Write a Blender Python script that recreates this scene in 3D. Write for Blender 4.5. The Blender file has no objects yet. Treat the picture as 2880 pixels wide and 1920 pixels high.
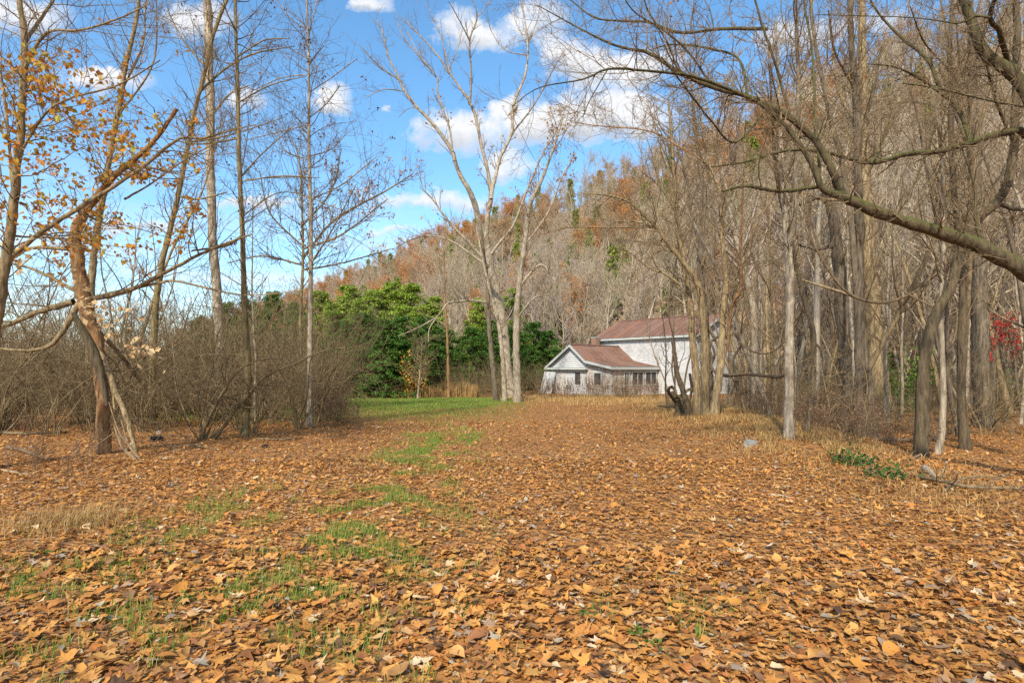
import bpy, math
import numpy as np
from mathutils import Vector

# ------------------------------------------------------------------ camera, sky, sun, exposure
SC = bpy.context.scene
COL = SC.collection
FPX = 1592.0            # focal length in pixels of the 2880 px wide photograph
HOR = 1035.0            # row of the horizon
EYE = 1.35

cd = bpy.data.cameras.new('camera'); cam = bpy.data.objects.new('camera', cd); COL.objects.link(cam)
cam.location = (0, 0, EYE); cam.rotation_euler = (math.pi / 2, 0, 0)
cd.sensor_width = 36.0; cd.lens = FPX / 2880 * 36.0
cd.shift_y = (HOR - 960) / 2880
cd.clip_start = 0.05; cd.clip_end = 9000
SC.camera = cam

SUN_EL, SUN_AZ = math.radians(41), math.radians(199)     # azimuth clockwise from +Y
world = bpy.data.worlds.new('World'); SC.world = world; world.use_nodes = True
wn, wl = world.node_tree.nodes, world.node_tree.links
wn.clear()

def W(t, **kw):
    n = wn.new(t)
    for k, v in kw.items():
        setattr(n, k, v)
    return n

def wmath(op, a, b=None, c=None, clamp=False):
    n = W('ShaderNodeMath', operation=op, use_clamp=clamp)
    for i, x in enumerate((a, b, c)):
        if x is None: continue
        if isinstance(x, (int, float)): n.inputs[i].default_value = x
        else: wl.new(x, n.inputs[i])
    return n.outputs[0]

def wvec(op, a, b=None, out=0):
    n = W('ShaderNodeVectorMath', operation=op)
    for i, x in enumerate((a, b)):
        if x is None: continue
        if isinstance(x, tuple): n.inputs[i].default_value = x
        else: wl.new(x, n.inputs[i])
    return n.outputs[out]

def build_sky():
    sky = W('ShaderNodeTexSky', sky_type='NISHITA')
    sky.sun_disc = False; sky.sun_elevation = SUN_EL; sky.sun_rotation = SUN_AZ
    sky.air_density = 1.0; sky.dust_density = 0.6; sky.ozone_density = 2.2
    hsv = W('ShaderNodeHueSaturation'); hsv.inputs['Saturation'].default_value = 1.18
    hsv.inputs['Value'].default_value = 1.95; hsv.inputs['Hue'].default_value = 0.492
    wl.new(sky.outputs[0], hsv.inputs['Color'])
    d = W('ShaderNodeTexCoord').outputs['Generated']
    s = W('ShaderNodeSeparateXYZ'); wl.new(d, s.inputs[0])
    x, y, z = s.outputs
    # clouds added out of view, flat noise layer; cover raised to whiten ambient light
    zz = wmath('MAXIMUM', wmath('ADD', z, 0.12), 0.05)
    cl = W('ShaderNodeCombineXYZ')
    wl.new(wmath('DIVIDE', x, zz), cl.inputs[0]); wl.new(wmath('DIVIDE', y, zz), cl.inputs[1])
    n1 = W('ShaderNodeTexNoise'); n1.inputs['Scale'].default_value = 0.9
    n1.inputs['Detail'].default_value = 7; n1.inputs['Roughness'].default_value = 0.58
    wl.new(cl.outputs[0], n1.inputs['Vector'])
    gen = wmath('MULTIPLY', wmath('SUBTRACT', n1.outputs['Fac'], 0.46), 6.0, clamp=True)
    # the cumulus that stand to the north, each at its own bearing and height
    yy = wmath('MAXIMUM', y, 0.08)
    uv = W('ShaderNodeCombineXYZ')
    wl.new(wmath('DIVIDE', x, yy), uv.inputs[0]); wl.new(wmath('DIVIDE', z, yy), uv.inputs[1])
    nz = W('ShaderNodeTexNoise'); nz.inputs['Scale'].default_value = 10; nz.inputs['Detail'].default_value = 8
    nz.inputs['Roughness'].default_value = 0.66
    wl.new(uv.outputs[0], nz.inputs['Vector'])
    off = wvec('MULTIPLY', wvec('SUBTRACT', nz.outputs['Color'], (0.5, 0.5, 0.5)), (0.14, 0.10, 0.0))
    uvd = wvec('ADD', uv.outputs[0], off)
    blobs = [(1290, 75, 95, 70), (1400, 105, 120, 60), (1530, 60, 90, 70), (1610, 170, 110, 70), (1720, 215, 130, 75), (1850, 170, 130, 70),
             (1240, 345, 110, 75), (1400, 375, 170, 85), (1530, 335, 150, 90), (1680, 320, 170, 80), (1820, 330, 120, 80),
             (945, 285, 55, 48), (905, 300, 60, 26), (690, 285, 80, 42), (1085, 305, 26, 22), (1050, 15, 80, 30),
             (90, 40, 150, 60), (320, 235, 150, 42), (560, 60, 150, 60), (250, 215, 120, 30),
             (1110, 545, 130, 34), (1300, 560, 130, 40), (1100, 640, 90, 20), (2240, 100, 150, 60), (2450, 60, 130, 50),
             (1430, 480, 120, 40), (720, 560, 200, 22), (380, 640, 260, 26)]
    tot = None; low = None
    for (px, py, rx, ry) in blobs:
        c = ((px - 1440) / FPX, (HOR - py) / FPX, 0.0)
        dv = wvec('MULTIPLY', wvec('SUBTRACT', uvd, c), (FPX / rx / 1.12, FPX / ry / 1.12, 0.0))
        e = wvec('DOT_PRODUCT', dv, dv, out=1)
        b = wmath('SUBTRACT', 1.0, e, clamp=True)
        sp = W('ShaderNodeSeparateXYZ'); wl.new(dv, sp.inputs[0])
        wgt = wmath('MULTIPLY', b, sp.outputs[1])
        tot = b if tot is None else wmath('ADD', tot, b)
        low = wgt if low is None else wmath('ADD', low, wgt)
    front = wmath('MULTIPLY', wmath('SUBTRACT', y, 0.30), 4.0, clamp=True)
    dens = wmath('MULTIPLY', wmath('SUBTRACT', wmath('MULTIPLY_ADD', nz.outputs['Fac'], 2.3, tot), 1.52), 1.25, clamp=True)
    hasb = wmath('MULTIPLY', tot, 3.0, clamp=True)
    dens = wmath('MULTIPLY', wmath('MULTIPLY', dens, hasb), front)
    # thin streaks low over the horizon
    st = W('ShaderNodeTexNoise'); st.inputs['Scale'].default_value = 3.0; st.inputs['Detail'].default_value = 6
    wl.new(wvec('MULTIPLY', d, (1.0, 1.0, 9.0)), st.inputs['Vector'])
    lowband = wmath('SUBTRACT', 1.0, wmath('MULTIPLY', wmath('ABSOLUTE', wmath('SUBTRACT', z, 0.14)), 6.5), clamp=True)
    streak = wmath('MULTIPLY', wmath('MULTIPLY', wmath('SUBTRACT', st.outputs['Fac'], 0.42), 3.6, clamp=True), wmath('MULTIPLY', lowband, 0.8))
    gen = wmath('MULTIPLY', gen, wmath('SUBTRACT', 1.0, front))
    gen = wmath('MULTIPLY', gen, wmath('MULTIPLY', z, 8.0, clamp=True))
    alpha = wmath('MAXIMUM', wmath('MAXIMUM', dens, streak), gen)
    # sunlit tops, grey bases
    ratio = wmath('DIVIDE', low, wmath('MAXIMUM', tot, 0.05))
    base = wmath('MULTIPLY', wmath('MULTIPLY_ADD', ratio, -1.5, -0.02, clamp=True), dens)
    mixc = W('ShaderNodeMix', data_type='RGBA')
    mixc.inputs[6].default_value = (6.9, 7.0, 7.2, 1); mixc.inputs[7].default_value = (3.0, 3.5, 4.3, 1)
    wl.new(base, mixc.inputs[0])
    mx = W('ShaderNodeMix', data_type='RGBA')
    wl.new(alpha, mx.inputs[0]); wl.new(hsv.outputs[0], mx.inputs[6]); wl.new(mixc.outputs[2], mx.inputs[7])
    bg = W('ShaderNodeBackground'); bg.inputs['Strength'].default_value = 0.10
    wl.new(mx.outputs[2], bg.inputs['Color'])
    out = W('ShaderNodeOutputWorld'); wl.new(bg.outputs[0], out.inputs[0])
build_sky()

sd = bpy.data.lights.new('sun', 'SUN'); sun = bpy.data.objects.new('sun', sd); COL.objects.link(sun)
sd.energy = 4.3; sd.angle = math.radians(2.5); sd.color = (1.0, 0.92, 0.78)
to_sun = Vector((math.sin(SUN_AZ) * math.cos(SUN_EL), math.cos(SUN_AZ) * math.cos(SUN_EL), math.sin(SUN_EL)))
sun.rotation_euler = to_sun.to_track_quat('Z', 'Y').to_euler()
sun.location = to_sun * 300

vs = SC.view_settings
vs.view_transform = 'Standard'; vs.look = 'None'; vs.gamma = 1.0; vs.use_curve_mapping = False
vs.exposure = 0.5
SC.cycles.use_denoising = False
SC.cycles.sample_clamp_indirect = 2.0; SC.cycles.sample_clamp_direct = 6.0; SC.cycles.max_bounces = 6; SC.cycles.diffuse_bounces = 3; SC.cycles.transparent_max_bounces = 4

RNG = np.random.default_rng(11)

# ------------------------------------------------------------------ terrain
def sstep(a, b, x):
    t = np.clip((x - a) / (b - a), 0, 1)
    return t * t * (3 - 2 * t)

def value_noise(x, y, s, seed):
    x = np.asarray(x, float) / s; y = np.asarray(y, float) / s
    xi = np.floor(x).astype(np.int64); yi = np.floor(y).astype(np.int64)
    fx, fy = x - xi, y - yi
    def h(a, b):
        v = (a * 374761393 + b * 668265263 + seed * 1442695041) & 0x7fffffff
        v = ((v ^ (v >> 13)) * 1274126177) & 0x7fffffff
        return ((v ^ (v >> 16)) & 0xffff) / 65535.0
    fx = fx * fx * (3 - 2 * fx); fy = fy * fy * (3 - 2 * fy)
    return (h(xi, yi) * (1 - fx) + h(xi + 1, yi) * fx) * (1 - fy) + (h(xi, yi + 1) * (1 - fx) + h(xi + 1, yi + 1) * fx) * fy

def hill_coord(x, y):
    """distance below the ridge line (0 at the crest) and position along it"""
    dx, dy = 86 - x, 95 - y
    return dx * 0.68 + dy * 0.73, dx * 0.73 - dy * 0.68

def gz(x, y):
    x = np.asarray(x, float); y = np.asarray(y, float)
    z = -0.85 * sstep(7, 48, y)
    z = z - 0.14 * sstep(0.5, 2.2, x - 3.6 - 0.16 * y) * sstep(4, 8, y) * (1 - sstep(30, 40, y))
    z = z + 0.22 * np.exp(-((x - 3.0 - 0.19 * y) / 1.1) ** 2) * sstep(8, 13, y) * (1 - sstep(24, 30, y))
    z = z + 0.05 * (value_noise(x, y, 2.3, 1) - 0.5) + 0.02 * (value_noise(x, y, 0.5, 2) - 0.5)
    p, t = hill_coord(x, y)
    H = np.interp(t, [-200, 0, 60, 130, 180, 242, 330, 500], [70, 58, 50, 43, 38, 27, 16, 8])
    f = np.clip(1 - p / 76.0, 0, 1)
    up = H * f ** 1.12
    back = H * np.clip(1 + p / 260.0, 0.2, 1)
    h = np.where(p > 0, up, back)
    h = h + np.minimum(h, 12) * 0.25 * (value_noise(x, y, 17, 3) - 0.5)
    return z + h

def gz1(x, y): return float(gz(np.array([x]), np.array([y]))[0])

def at(px, py, d):
    return np.array([(px - 1440) / FPX * d, d, EYE + (HOR - py) / FPX * d])

def depth_of(px, py):
    """distance of the ground seen at this pixel"""
    d = 8.0
    for _ in range(30):
        x = (px - 1440) / FPX * d
        dn = (EYE - gz1(x, d)) * FPX / max(py - HOR, 20)
        d = 0.5 * d + 0.5 * min(dn, 70)
    return d

# ------------------------------------------------------------------ mesh helpers
def mesh_np(name, V, faces, mats, mat_idx=None, smooth=True):
    """V (n,3); faces: list of int arrays (m,k)"""
    me = bpy.data.meshes.new(name)
    V = np.asarray(V, np.float32)
    me.vertices.add(len(V)); me.vertices.foreach_set('co', V.ravel())
    faces = [np.asarray(f, np.int32) for f in faces if len(f)]
    loops = np.concatenate([f.ravel() for f in faces]) if faces else np.zeros(0, np.int32)
    tot = np.concatenate([np.full(len(f), f.shape[1], np.int32) for f in faces]) if faces else np.zeros(0, np.int32)
    start = np.concatenate([[0], np.cumsum(tot)[:-1]]).astype(np.int32) if len(tot) else tot
    me.loops.add(len(loops)); me.loops.foreach_set('vertex_index', loops)
    me.polygons.add(len(tot)); me.polygons.foreach_set('loop_start', start)
    me.polygons.foreach_set('use_smooth', np.full(len(tot), smooth, bool))
    for m in (mats if isinstance(mats, (list, tuple)) else [mats]):
        me.materials.append(m)
    if mat_idx is not None: me.polygons.foreach_set('material_index', np.asarray(mat_idx, np.int32))
    me.update(calc_edges=True)
    return me

def link(name, data, parent=None, loc=None, rotz=0.0, scale=None, kind=None):
    o = bpy.data.objects.new(name, data); COL.objects.link(o)
    if parent is not None: o.parent = parent
    if loc is not None: o.location = [float(c) for c in loc]
    if rotz: o.rotation_euler = (0, 0, rotz)
    if scale is not None: o.scale = (scale,) * 3 if isinstance(scale, (int, float)) else scale
    if kind: o['kind'] = kind
    return o

def thing(name, label, cat, loc, rotz=0.0, group=None, scale=None):
    o = link(name, None, None, loc, rotz, scale); o.empty_display_size = 0.2
    return tag(o, label, cat, group)

def tag(o, label, cat, group=None):
    o['label'] = label; o['category'] = cat
    if group: o['group'] = group
    return o

def copy_thing(src, loc, rotz=0.0, scale=1.0, label=None, group=None, tilt=(0, 0)):
    r = src.copy(); COL.objects.link(r)
    r.location = [float(c) for c in loc]; r.rotation_euler = (tilt[0], tilt[1], rotz)
    r.scale = (scale,) * 3 if isinstance(scale, (int, float)) else scale
    if label: r['label'] = label
    if group: r['group'] = group
    for ch in src.children:
        c = ch.copy(); COL.objects.link(c); c.parent = r
        for g in ch.children:
            e = g.copy(); COL.objects.link(e); e.parent = c
    return r

def norm(v): return v / np.maximum(np.linalg.norm(v, axis=-1, keepdims=True), 1e-9)

def tubes(P, R, sides):
    """P (B,n,3), R (B,n) -> verts, quads"""
    B, n, _ = P.shape
    T = np.empty_like(P); T[:, 1:-1] = P[:, 2:] - P[:, :-2]; T[:, 0] = P[:, 1] - P[:, 0]; T[:, -1] = P[:, -1] - P[:, -2]
    T = norm(T)
    mean = norm(P[:, -1] - P[:, 0])
    ref = np.zeros((B, 3)); ref[np.arange(B), np.argmin(np.abs(mean), axis=1)] = 1
    A = norm(np.cross(T, ref[:, None, :])); Bv = np.cross(T, A)
    a = np.linspace(0, 2 * np.pi, sides, endpoint=False)
    ring = A[:, :, None, :] * np.cos(a)[None, None, :, None] + Bv[:, :, None, :] * np.sin(a)[None, None, :, None]
    V = P[:, :, None, :] + ring * R[:, :, None, None]
    i = np.arange(n - 1)[:, None]; k = np.arange(sides)[None, :]
    k2 = (k + 1) % sides
    q = np.stack([i * sides + k, i * sides + k2, (i + 1) * sides + k2, (i + 1) * sides + k], -1).reshape(-1, 4)
    F = (q[None] + (np.arange(B) * n * sides)[:, None, None]).reshape(-1, 4)
    return V.reshape(-1, 3), F

class Bag:
    """collects vertices and faces for ONE mesh"""
    def __init__(s): s.V = []; s.F = {}; s.n = 0
    def add(s, V, F):
        F = np.asarray(F)
        s.F.setdefault(F.shape[1], []).append(F + s.n); s.V.append(np.asarray(V, float)); s.n += len(V)
    def faces(s): return [np.concatenate(f) for f in s.F.values()]
    def verts(s): return np.concatenate(s.V) if s.V else np.zeros((0, 3))
    def mesh(s, name, mat, smooth=True, origin=None):
        V = s.verts()
        if origin is not None: V = V - np.asarray(origin)[None]
        return mesh_np(name, V, s.faces(), mat, smooth=smooth)

def resample(pts, n):
    """Catmull-Rom through rows of (x,y,z,w)"""
    p = np.asarray(pts, float)
    if len(p) == 2: p = np.array([p[0], (p[0] + p[1]) / 2, p[1]])
    seg = np.linalg.norm(np.diff(p[:, :3], axis=0), axis=1); s = np.concatenate([[0], np.cumsum(seg)])
    t = np.linspace(0, s[-1], n)
    e = np.vstack([2 * p[0] - p[1], p, 2 * p[-1] - p[-2]])
    out = np.empty((n, p.shape[1]))
    for j, tj in enumerate(t):
        i = min(max(np.searchsorted(s, tj, side='right') - 1, 0), len(p) - 2)
        u = (tj - s[i]) / max(seg[i], 1e-9)
        a, b, c, d = e[i], e[i + 1], e[i + 2], e[i + 3]
        out[j] = 0.5 * (2 * b + (c - a) * u + (2 * a - 5 * b + 4 * c - d) * u * u + (3 * b - 3 * c + d - a) * u ** 3)
    return out

def plen(P): return np.linalg.norm(np.diff(P, axis=1), axis=2).sum(1)

def sprout(P, R, counts, rng, t=(0.2, 1.0), ang=(35, 70), L=(0.3, 0.6), m=5, wig=0.12, up=0.0, sag=0.0, rfac=0.6, rmin=0.003, rmax=9, taper=0.3, abslen=False):
    B, n, _ = P.shape
    idx = np.repeat(np.arange(B), counts); C = len(idx)
    if C == 0: return np.zeros((0, m, 3)), np.zeros((0, m))
    tt = rng.uniform(t[0], t[1], C); f = tt * (n - 1); i = np.clip(f.astype(int), 0, n - 2); fr = (f - i)[:, None]
    pos = P[idx, i] * (1 - fr) + P[idx, i + 1] * fr
    tan = norm(P[idx, i + 1] - P[idx, i])
    rad = R[idx, i] * (1 - fr[:, 0]) + R[idx, i + 1] * fr[:, 0]
    v = rng.normal(size=(C, 3)); v -= (v * tan).sum(1, keepdims=True) * tan; v = norm(v)
    an = np.radians(rng.uniform(ang[0], ang[1], C))[:, None]
    d = norm(np.cos(an) * tan + np.sin(an) * v + np.array([0, 0, up]))
    ln = rng.uniform(L[0], L[1], C)
    if not abslen: ln = ln * plen(P)[idx] * (1.15 - 0.75 * tt)
    out = np.empty((C, m, 3)); out[:, 0] = pos
    st = (ln / (m - 1))[:, None]
    for k in range(1, m):
        d = norm(d + wig * rng.normal(size=(C, 3)) + np.array([0, 0, up * 0.35 - sag]))
        out[:, k] = out[:, k - 1] + d * st
    r0 = np.clip(rad * rfac, rmin, rmax)
    Rr = r0[:, None] * np.linspace(1, taper, m)[None, :]
    return out, np.maximum(Rr, 0.0014)

def leaf_quads(pos, size, rng, droop=0.5):
    """small folded leaves, four triangles each"""
    n = len(pos)
    a = norm(rng.normal(size=(n, 3)) + np.array([0, 0, -droop])); b = rng.normal(size=(n, 3)); b -= (a * b).sum(1, keepdims=True) * a; b = norm(b)
    c = np.cross(a, b); s = rng.uniform(0.6, 1.2, n)[:, None] * size
    V = np.stack([pos, pos + a * s * 0.45 + b * s * 0.34 + c * s * 0.12, pos + a * s, pos + a * s * 0.45 - b * s * 0.34 + c * s * 0.12, pos + a * s * 0.5], 1)
    F = np.array([[0, 1, 4], [1, 2, 4], [2, 3, 4], [3, 0, 4]])
    return V.reshape(-1, 3), (F[None] + 5 * np.arange(n)[:, None, None]).reshape(-1, 3)

# ------------------------------------------------------------------ materials
def mat(name):
    m = bpy.data.materials.new(name); m.use_nodes = True
    nt = m.node_tree; b = nt.nodes['Principled BSDF']
    b.inputs['Specular IOR Level'].default_value = 0.25
    return m, nt.nodes, nt.links, b

def ramp(N, stops):
    r = N.new('ShaderNodeValToRGB'); e = r.color_ramp.elements
    while len(e) < len(stops): e.new(0.5)
    for el, (p, c) in zip(e, stops): el.position = p; el.color = (*c, 1)
    return r

def noise(N, Lk, vec, scale, detail=4, rough=0.55, stretch=None):
    n = N.new('ShaderNodeTexNoise'); n.inputs['Scale'].default_value = scale; n.inputs['Detail'].default_value = detail; n.inputs['Roughness'].default_value = rough
    if stretch:
        mp = N.new('ShaderNodeMapping'); mp.inputs['Scale'].default_value = stretch; Lk.new(vec, mp.inputs['Vector']); vec = mp.outputs[0]
    Lk.new(vec, n.inputs['Vector']); return n

def mixc(N, Lk, fac, a, b, mode='MIX'):
    m = N.new('ShaderNodeMix'); m.data_type = 'RGBA'; m.blend_type = mode
    for sock, v in ((m.inputs[0], fac), (m.inputs[6], a), (m.inputs[7], b)):
        if isinstance(v, (int, float)): sock.default_value = v
        elif isinstance(v, tuple): sock.default_value = (*v, 1)
        else: Lk.new(v, sock)
    return m.outputs[2]

def mathn(N, Lk, op, a, b=0.0, clamp=False):
    m = N.new('ShaderNodeMath'); m.operation = op; m.use_clamp = clamp
    for i, v in enumerate((a, b)):
        if isinstance(v, (int, float)): m.inputs[i].default_value = v
        else: Lk.new(v, m.inputs[i])
    return m.outputs[0]

def bump(N, Lk, b, h, strength, dist):
    bp = N.new('ShaderNodeBump'); bp.inputs['Strength'].default_value = strength; bp.inputs['Distance'].default_value = dist
    Lk.new(h, bp.inputs['Height']); Lk.new(bp.outputs[0], b.inputs['Normal'])

def bark(name, dark, light, patch=None, moss=0.0, scale=1.0, stretch=(1, 1, 0.18), rough=0.9):
    m, N, Lk, b = mat(name)
    co = N.new('ShaderNodeTexCoord').outputs['Object']
    n1 = noise(N, Lk, co, 22 * scale, 6, 0.65, stretch)
    n2 = noise(N, Lk, co, 3.2 * scale, 4, 0.6)
    r = ramp(N, [(0.32, dark), (0.62, light)]); Lk.new(n1.outputs['Fac'], r.inputs[0])
    col = r.outputs[0]
    if patch:
        pr = ramp(N, [(0.50, (0, 0, 0)), (0.60, (1, 1, 1))]); Lk.new(n2.outputs['Fac'], pr.inputs[0])
        col = mixc(N, Lk, mathn(N, Lk, 'MULTIPLY', pr.outputs[0], 0.8), col, patch)
    oi = N.new('ShaderNodeObjectInfo')
    v = N.new('ShaderNodeHueSaturation'); Lk.new(col, v.inputs['Color'])
    Lk.new(mathn(N, Lk, 'MULTIPLY_ADD', oi.outputs['Random'], 0.3), v.inputs['Value'])
    v.inputs['Value'].links[0].from_node.inputs[2].default_value = 0.85
    col = v.outputs[0]
    if moss:
        g = N.new('ShaderNodeNewGeometry'); sp = N.new('ShaderNodeSeparateXYZ'); Lk.new(g.outputs['Normal'], sp.inputs[0])
        n3 = noise(N, Lk, co, 7, 5, 0.7)
        f = mathn(N, Lk, 'MULTIPLY', mathn(N, Lk, 'ADD', mathn(N, Lk, 'MULTIPLY', sp.outputs[2], 0.45), mathn(N, Lk, 'SUBTRACT', n3.outputs['Fac'], 0.42)), 3.0 * moss, clamp=True)
        col = mixc(N, Lk, f, col, (0.085, 0.095, 0.018))
    Lk.new(col, b.inputs['Base Color']); b.inputs['Roughness'].default_value = rough
    bump(N, Lk, b, n1.outputs['Fac'], 0.9, 0.035)
    return m

def leafmat(name, stops, trans=0.25, rough=0.65, fine=60, damp=False):
    """colour picked per leaf (mesh island) and per object"""
    m, N, Lk, b = mat(name)
    g = N.new('ShaderNodeNewGeometry'); oi = N.new('ShaderNodeObjectInfo')
    f = mathn(N, Lk, 'FRACT', mathn(N, Lk, 'ADD', g.outputs['Random Per Island'], oi.outputs['Random']))
    r = ramp(N, stops); Lk.new(f, r.inputs[0])
    co = N.new('ShaderNodeTexCoord').outputs['Object']
    n = noise(N, Lk, co, fine, 3, 0.6)
    v = N.new('ShaderNodeHueSaturation'); Lk.new(r.outputs[0], v.inputs['Color'])
    val = mathn(N, Lk, 'ADD', mathn(N, Lk, 'MULTIPLY', n.outputs['Fac'], 0.7), 0.65)
    if damp:
        nd = noise(N, Lk, co, 0.55, 4, 0.6); val = mathn(N, Lk, 'MULTIPLY', val, mathn(N, Lk, 'ADD', mathn(N, Lk, 'MULTIPLY', nd.outputs['Fac'], 1.0), 0.5))
    Lk.new(val, v.inputs['Value'])
    Lk.new(v.outputs[0], b.inputs['Base Color']); b.inputs['Roughness'].default_value = rough
    if trans:
        t = N.new('ShaderNodeBsdfTranslucent'); Lk.new(v.outputs[0], t.inputs['Color'])
        mx = N.new('ShaderNodeMixShader'); mx.inputs[0].default_value = trans
        out = N['Material Output'] if 'Material Output' in N else N.new('ShaderNodeOutputMaterial')
        Lk.new(b.outputs[0], mx.inputs[1]); Lk.new(t.outputs[0], mx.inputs[2]); Lk.new(mx.outputs[0], out.inputs['Surface'])
    return m

M = {}
M['bark_grey'] = bark('bark_grey', (0.04, 0.03, 0.02), (0.205, 0.16, 0.108))
M['bark_tan'] = bark('bark_tan', (0.075, 0.05, 0.026), (0.34, 0.25, 0.135), moss=0.15)
M['bark_pale'] = bark('bark_pale', (0.12, 0.094, 0.064), (0.44, 0.365, 0.26), patch=(0.18, 0.14, 0.092))
M['bark_olive'] = bark('bark_olive', (0.085, 0.062, 0.028), (0.31, 0.235, 0.11), patch=(0.16, 0.125, 0.055))
M['bark_dark'] = bark('bark_dark', (0.030, 0.021, 0.013), (0.135, 0.098, 0.06), moss=0.2)
M['bark_moss'] = bark('bark_moss', (0.024, 0.017, 0.009), (0.105, 0.077, 0.042), moss=0.6)
M['bark_orange'] = bark('bark_orange', (0.13, 0.065, 0.028), (0.36, 0.215, 0.10), patch=(0.23, 0.11, 0.045))
M['wood_pale'] = bark('wood_pale', (0.16, 0.105, 0.06), (0.38, 0.28, 0.17), stretch=(1, 1, 0.06))
M['twig'] = bark('twig', (0.09, 0.06, 0.032), (0.30, 0.215, 0.12))
M['twig_grey'] = bark('twig_grey', (0.25, 0.19, 0.125), (0.52, 0.42, 0.29))
M['twig_mauve'] = bark('twig_mauve', (0.25, 0.19, 0.145), (0.50, 0.41, 0.33))
M['twig_tan'] = bark('twig_tan', (0.25, 0.19, 0.12), (0.52, 0.43, 0.30))
M['bark_far'] = bark('bark_far', (0.21, 0.17, 0.12), (0.48, 0.41, 0.31))
M['twig_dark'] = bark('twig_dark', (0.075, 0.05, 0.03), (0.22, 0.155, 0.09))
M['twig_scrub'] = bark('twig_scrub', (0.08, 0.054, 0.027), (0.27, 0.195, 0.10))

LITTER = [(0.0, (0.45, 0.20, 0.045)), (0.10, (0.55, 0.28, 0.07)), (0.20, (0.36, 0.14, 0.032)), (0.30, (0.50, 0.235, 0.055)), (0.38, (0.19, 0.08, 0.03)), (0.47, (0.47, 0.20, 0.05)),
          (0.56, (0.55, 0.30, 0.10)), (0.63, (0.25, 0.10, 0.035)), (0.70, (0.43, 0.16, 0.04)), (0.78, (0.52, 0.27, 0.08)), (0.84, (0.09, 0.05, 0.03)), (0.88, (0.33, 0.17, 0.08)), (0.93, (0.30, 0.25, 0.19)), (0.96, (0.60, 0.44, 0.25)), (1.0, (0.48, 0.22, 0.055))]
M['litter'] = leafmat('litter', LITTER, trans=0.12, damp=True)
M['leaf_gold'] = leafmat('leaf_gold', [(0, (0.62, 0.30, 0.04)), (0.35, (0.55, 0.22, 0.04)), (0.55, (0.30, 0.13, 0.04)), (0.75, (0.68, 0.42, 0.05)), (0.9, (0.42, 0.40, 0.07)), (1, (0.36, 0.15, 0.05))], trans=0.4)
M['leaf_tan'] = leafmat('leaf_tan', [(0, (0.45, 0.24, 0.09)), (0.5, (0.34, 0.16, 0.06)), (1, (0.55, 0.34, 0.15))], trans=0.35)
M['leaf_buff'] = leafmat('leaf_buff', [(0, (0.62, 0.45, 0.24)), (0.6, (0.52, 0.34, 0.16)), (1, (0.66, 0.52, 0.31))], trans=0.35)
M['leaf_dark'] = leafmat('leaf_dark', [(0, (0.09, 0.05, 0.035)), (0.7, (0.15, 0.08, 0.045)), (1, (0.30, 0.13, 0.05))], trans=0.15)
M['leaf_rust'] = leafmat('leaf_rust', [(0, (0.50, 0.20, 0.045)), (0.4, (0.56, 0.26, 0.06)), (0.7, (0.42, 0.16, 0.05)), (1, (0.55, 0.33, 0.09))], trans=0.3, fine=3)
M['leaf_russet'] = leafmat('leaf_russet', [(0, (0.42, 0.26, 0.13)), (0.5, (0.47, 0.32, 0.17)), (1, (0.38, 0.21, 0.11))], trans=0.3, fine=3)
M['leaf_red'] = leafmat('leaf_red', [(0, (0.42, 0.03, 0.03)), (0.6, (0.5, 0.07, 0.04)), (1, (0.32, 0.02, 0.03))], trans=0.35)
M['leaf_green'] = leafmat('leaf_green', [(0, (0.06, 0.13, 0.02)), (0.6, (0.10, 0.19, 0.03)), (1, (0.20, 0.25, 0.04))], trans=0.35)
M['needle_dark'] = leafmat('needle_dark', [(0, (0.03, 0.09, 0.014)), (0.4, (0.06, 0.145, 0.02)), (0.8, (0.11, 0.21, 0.03)), (1, (0.19, 0.27, 0.045))], trans=0.2, fine=4)
M['needle_light'] = leafmat('needle_light', [(0, (0.17, 0.27, 0.03)), (0.5, (0.28, 0.38, 0.05)), (1, (0.38, 0.43, 0.08))], trans=0.3, fine=4)
M['needle_pine'] = leafmat('needle_pine', [(0, (0.14, 0.22, 0.03)), (0.5, (0.24, 0.30, 0.045)), (1, (0.32, 0.34, 0.07))], trans=0.25, fine=4)
M['ivy'] = leafmat('ivy', [(0, (0.02, 0.06, 0.012)), (0.6, (0.04, 0.10, 0.02)), (1, (0.08, 0.14, 0.03))], trans=0.2)
M['grass'] = leafmat('grass', [(0, (0.10, 0.19, 0.02)), (0.4, (0.16, 0.26, 0.03)), (0.7, (0.23, 0.30, 0.045)), (0.85, (0.38, 0.33, 0.11)), (1, (0.42, 0.30, 0.10))], trans=0.3)
M['straw'] = leafmat('straw', [(0, (0.42, 0.25, 0.09)), (0.4, (0.52, 0.34, 0.14)), (0.75, (0.34, 0.18, 0.06)), (1, (0.33, 0.28, 0.10))], trans=0.2)
M['weed'] = leafmat('weed', [(0, (0.16, 0.10, 0.06)), (0.5, (0.23, 0.14, 0.08)), (1, (0.12, 0.07, 0.045))], trans=0.1)

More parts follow.
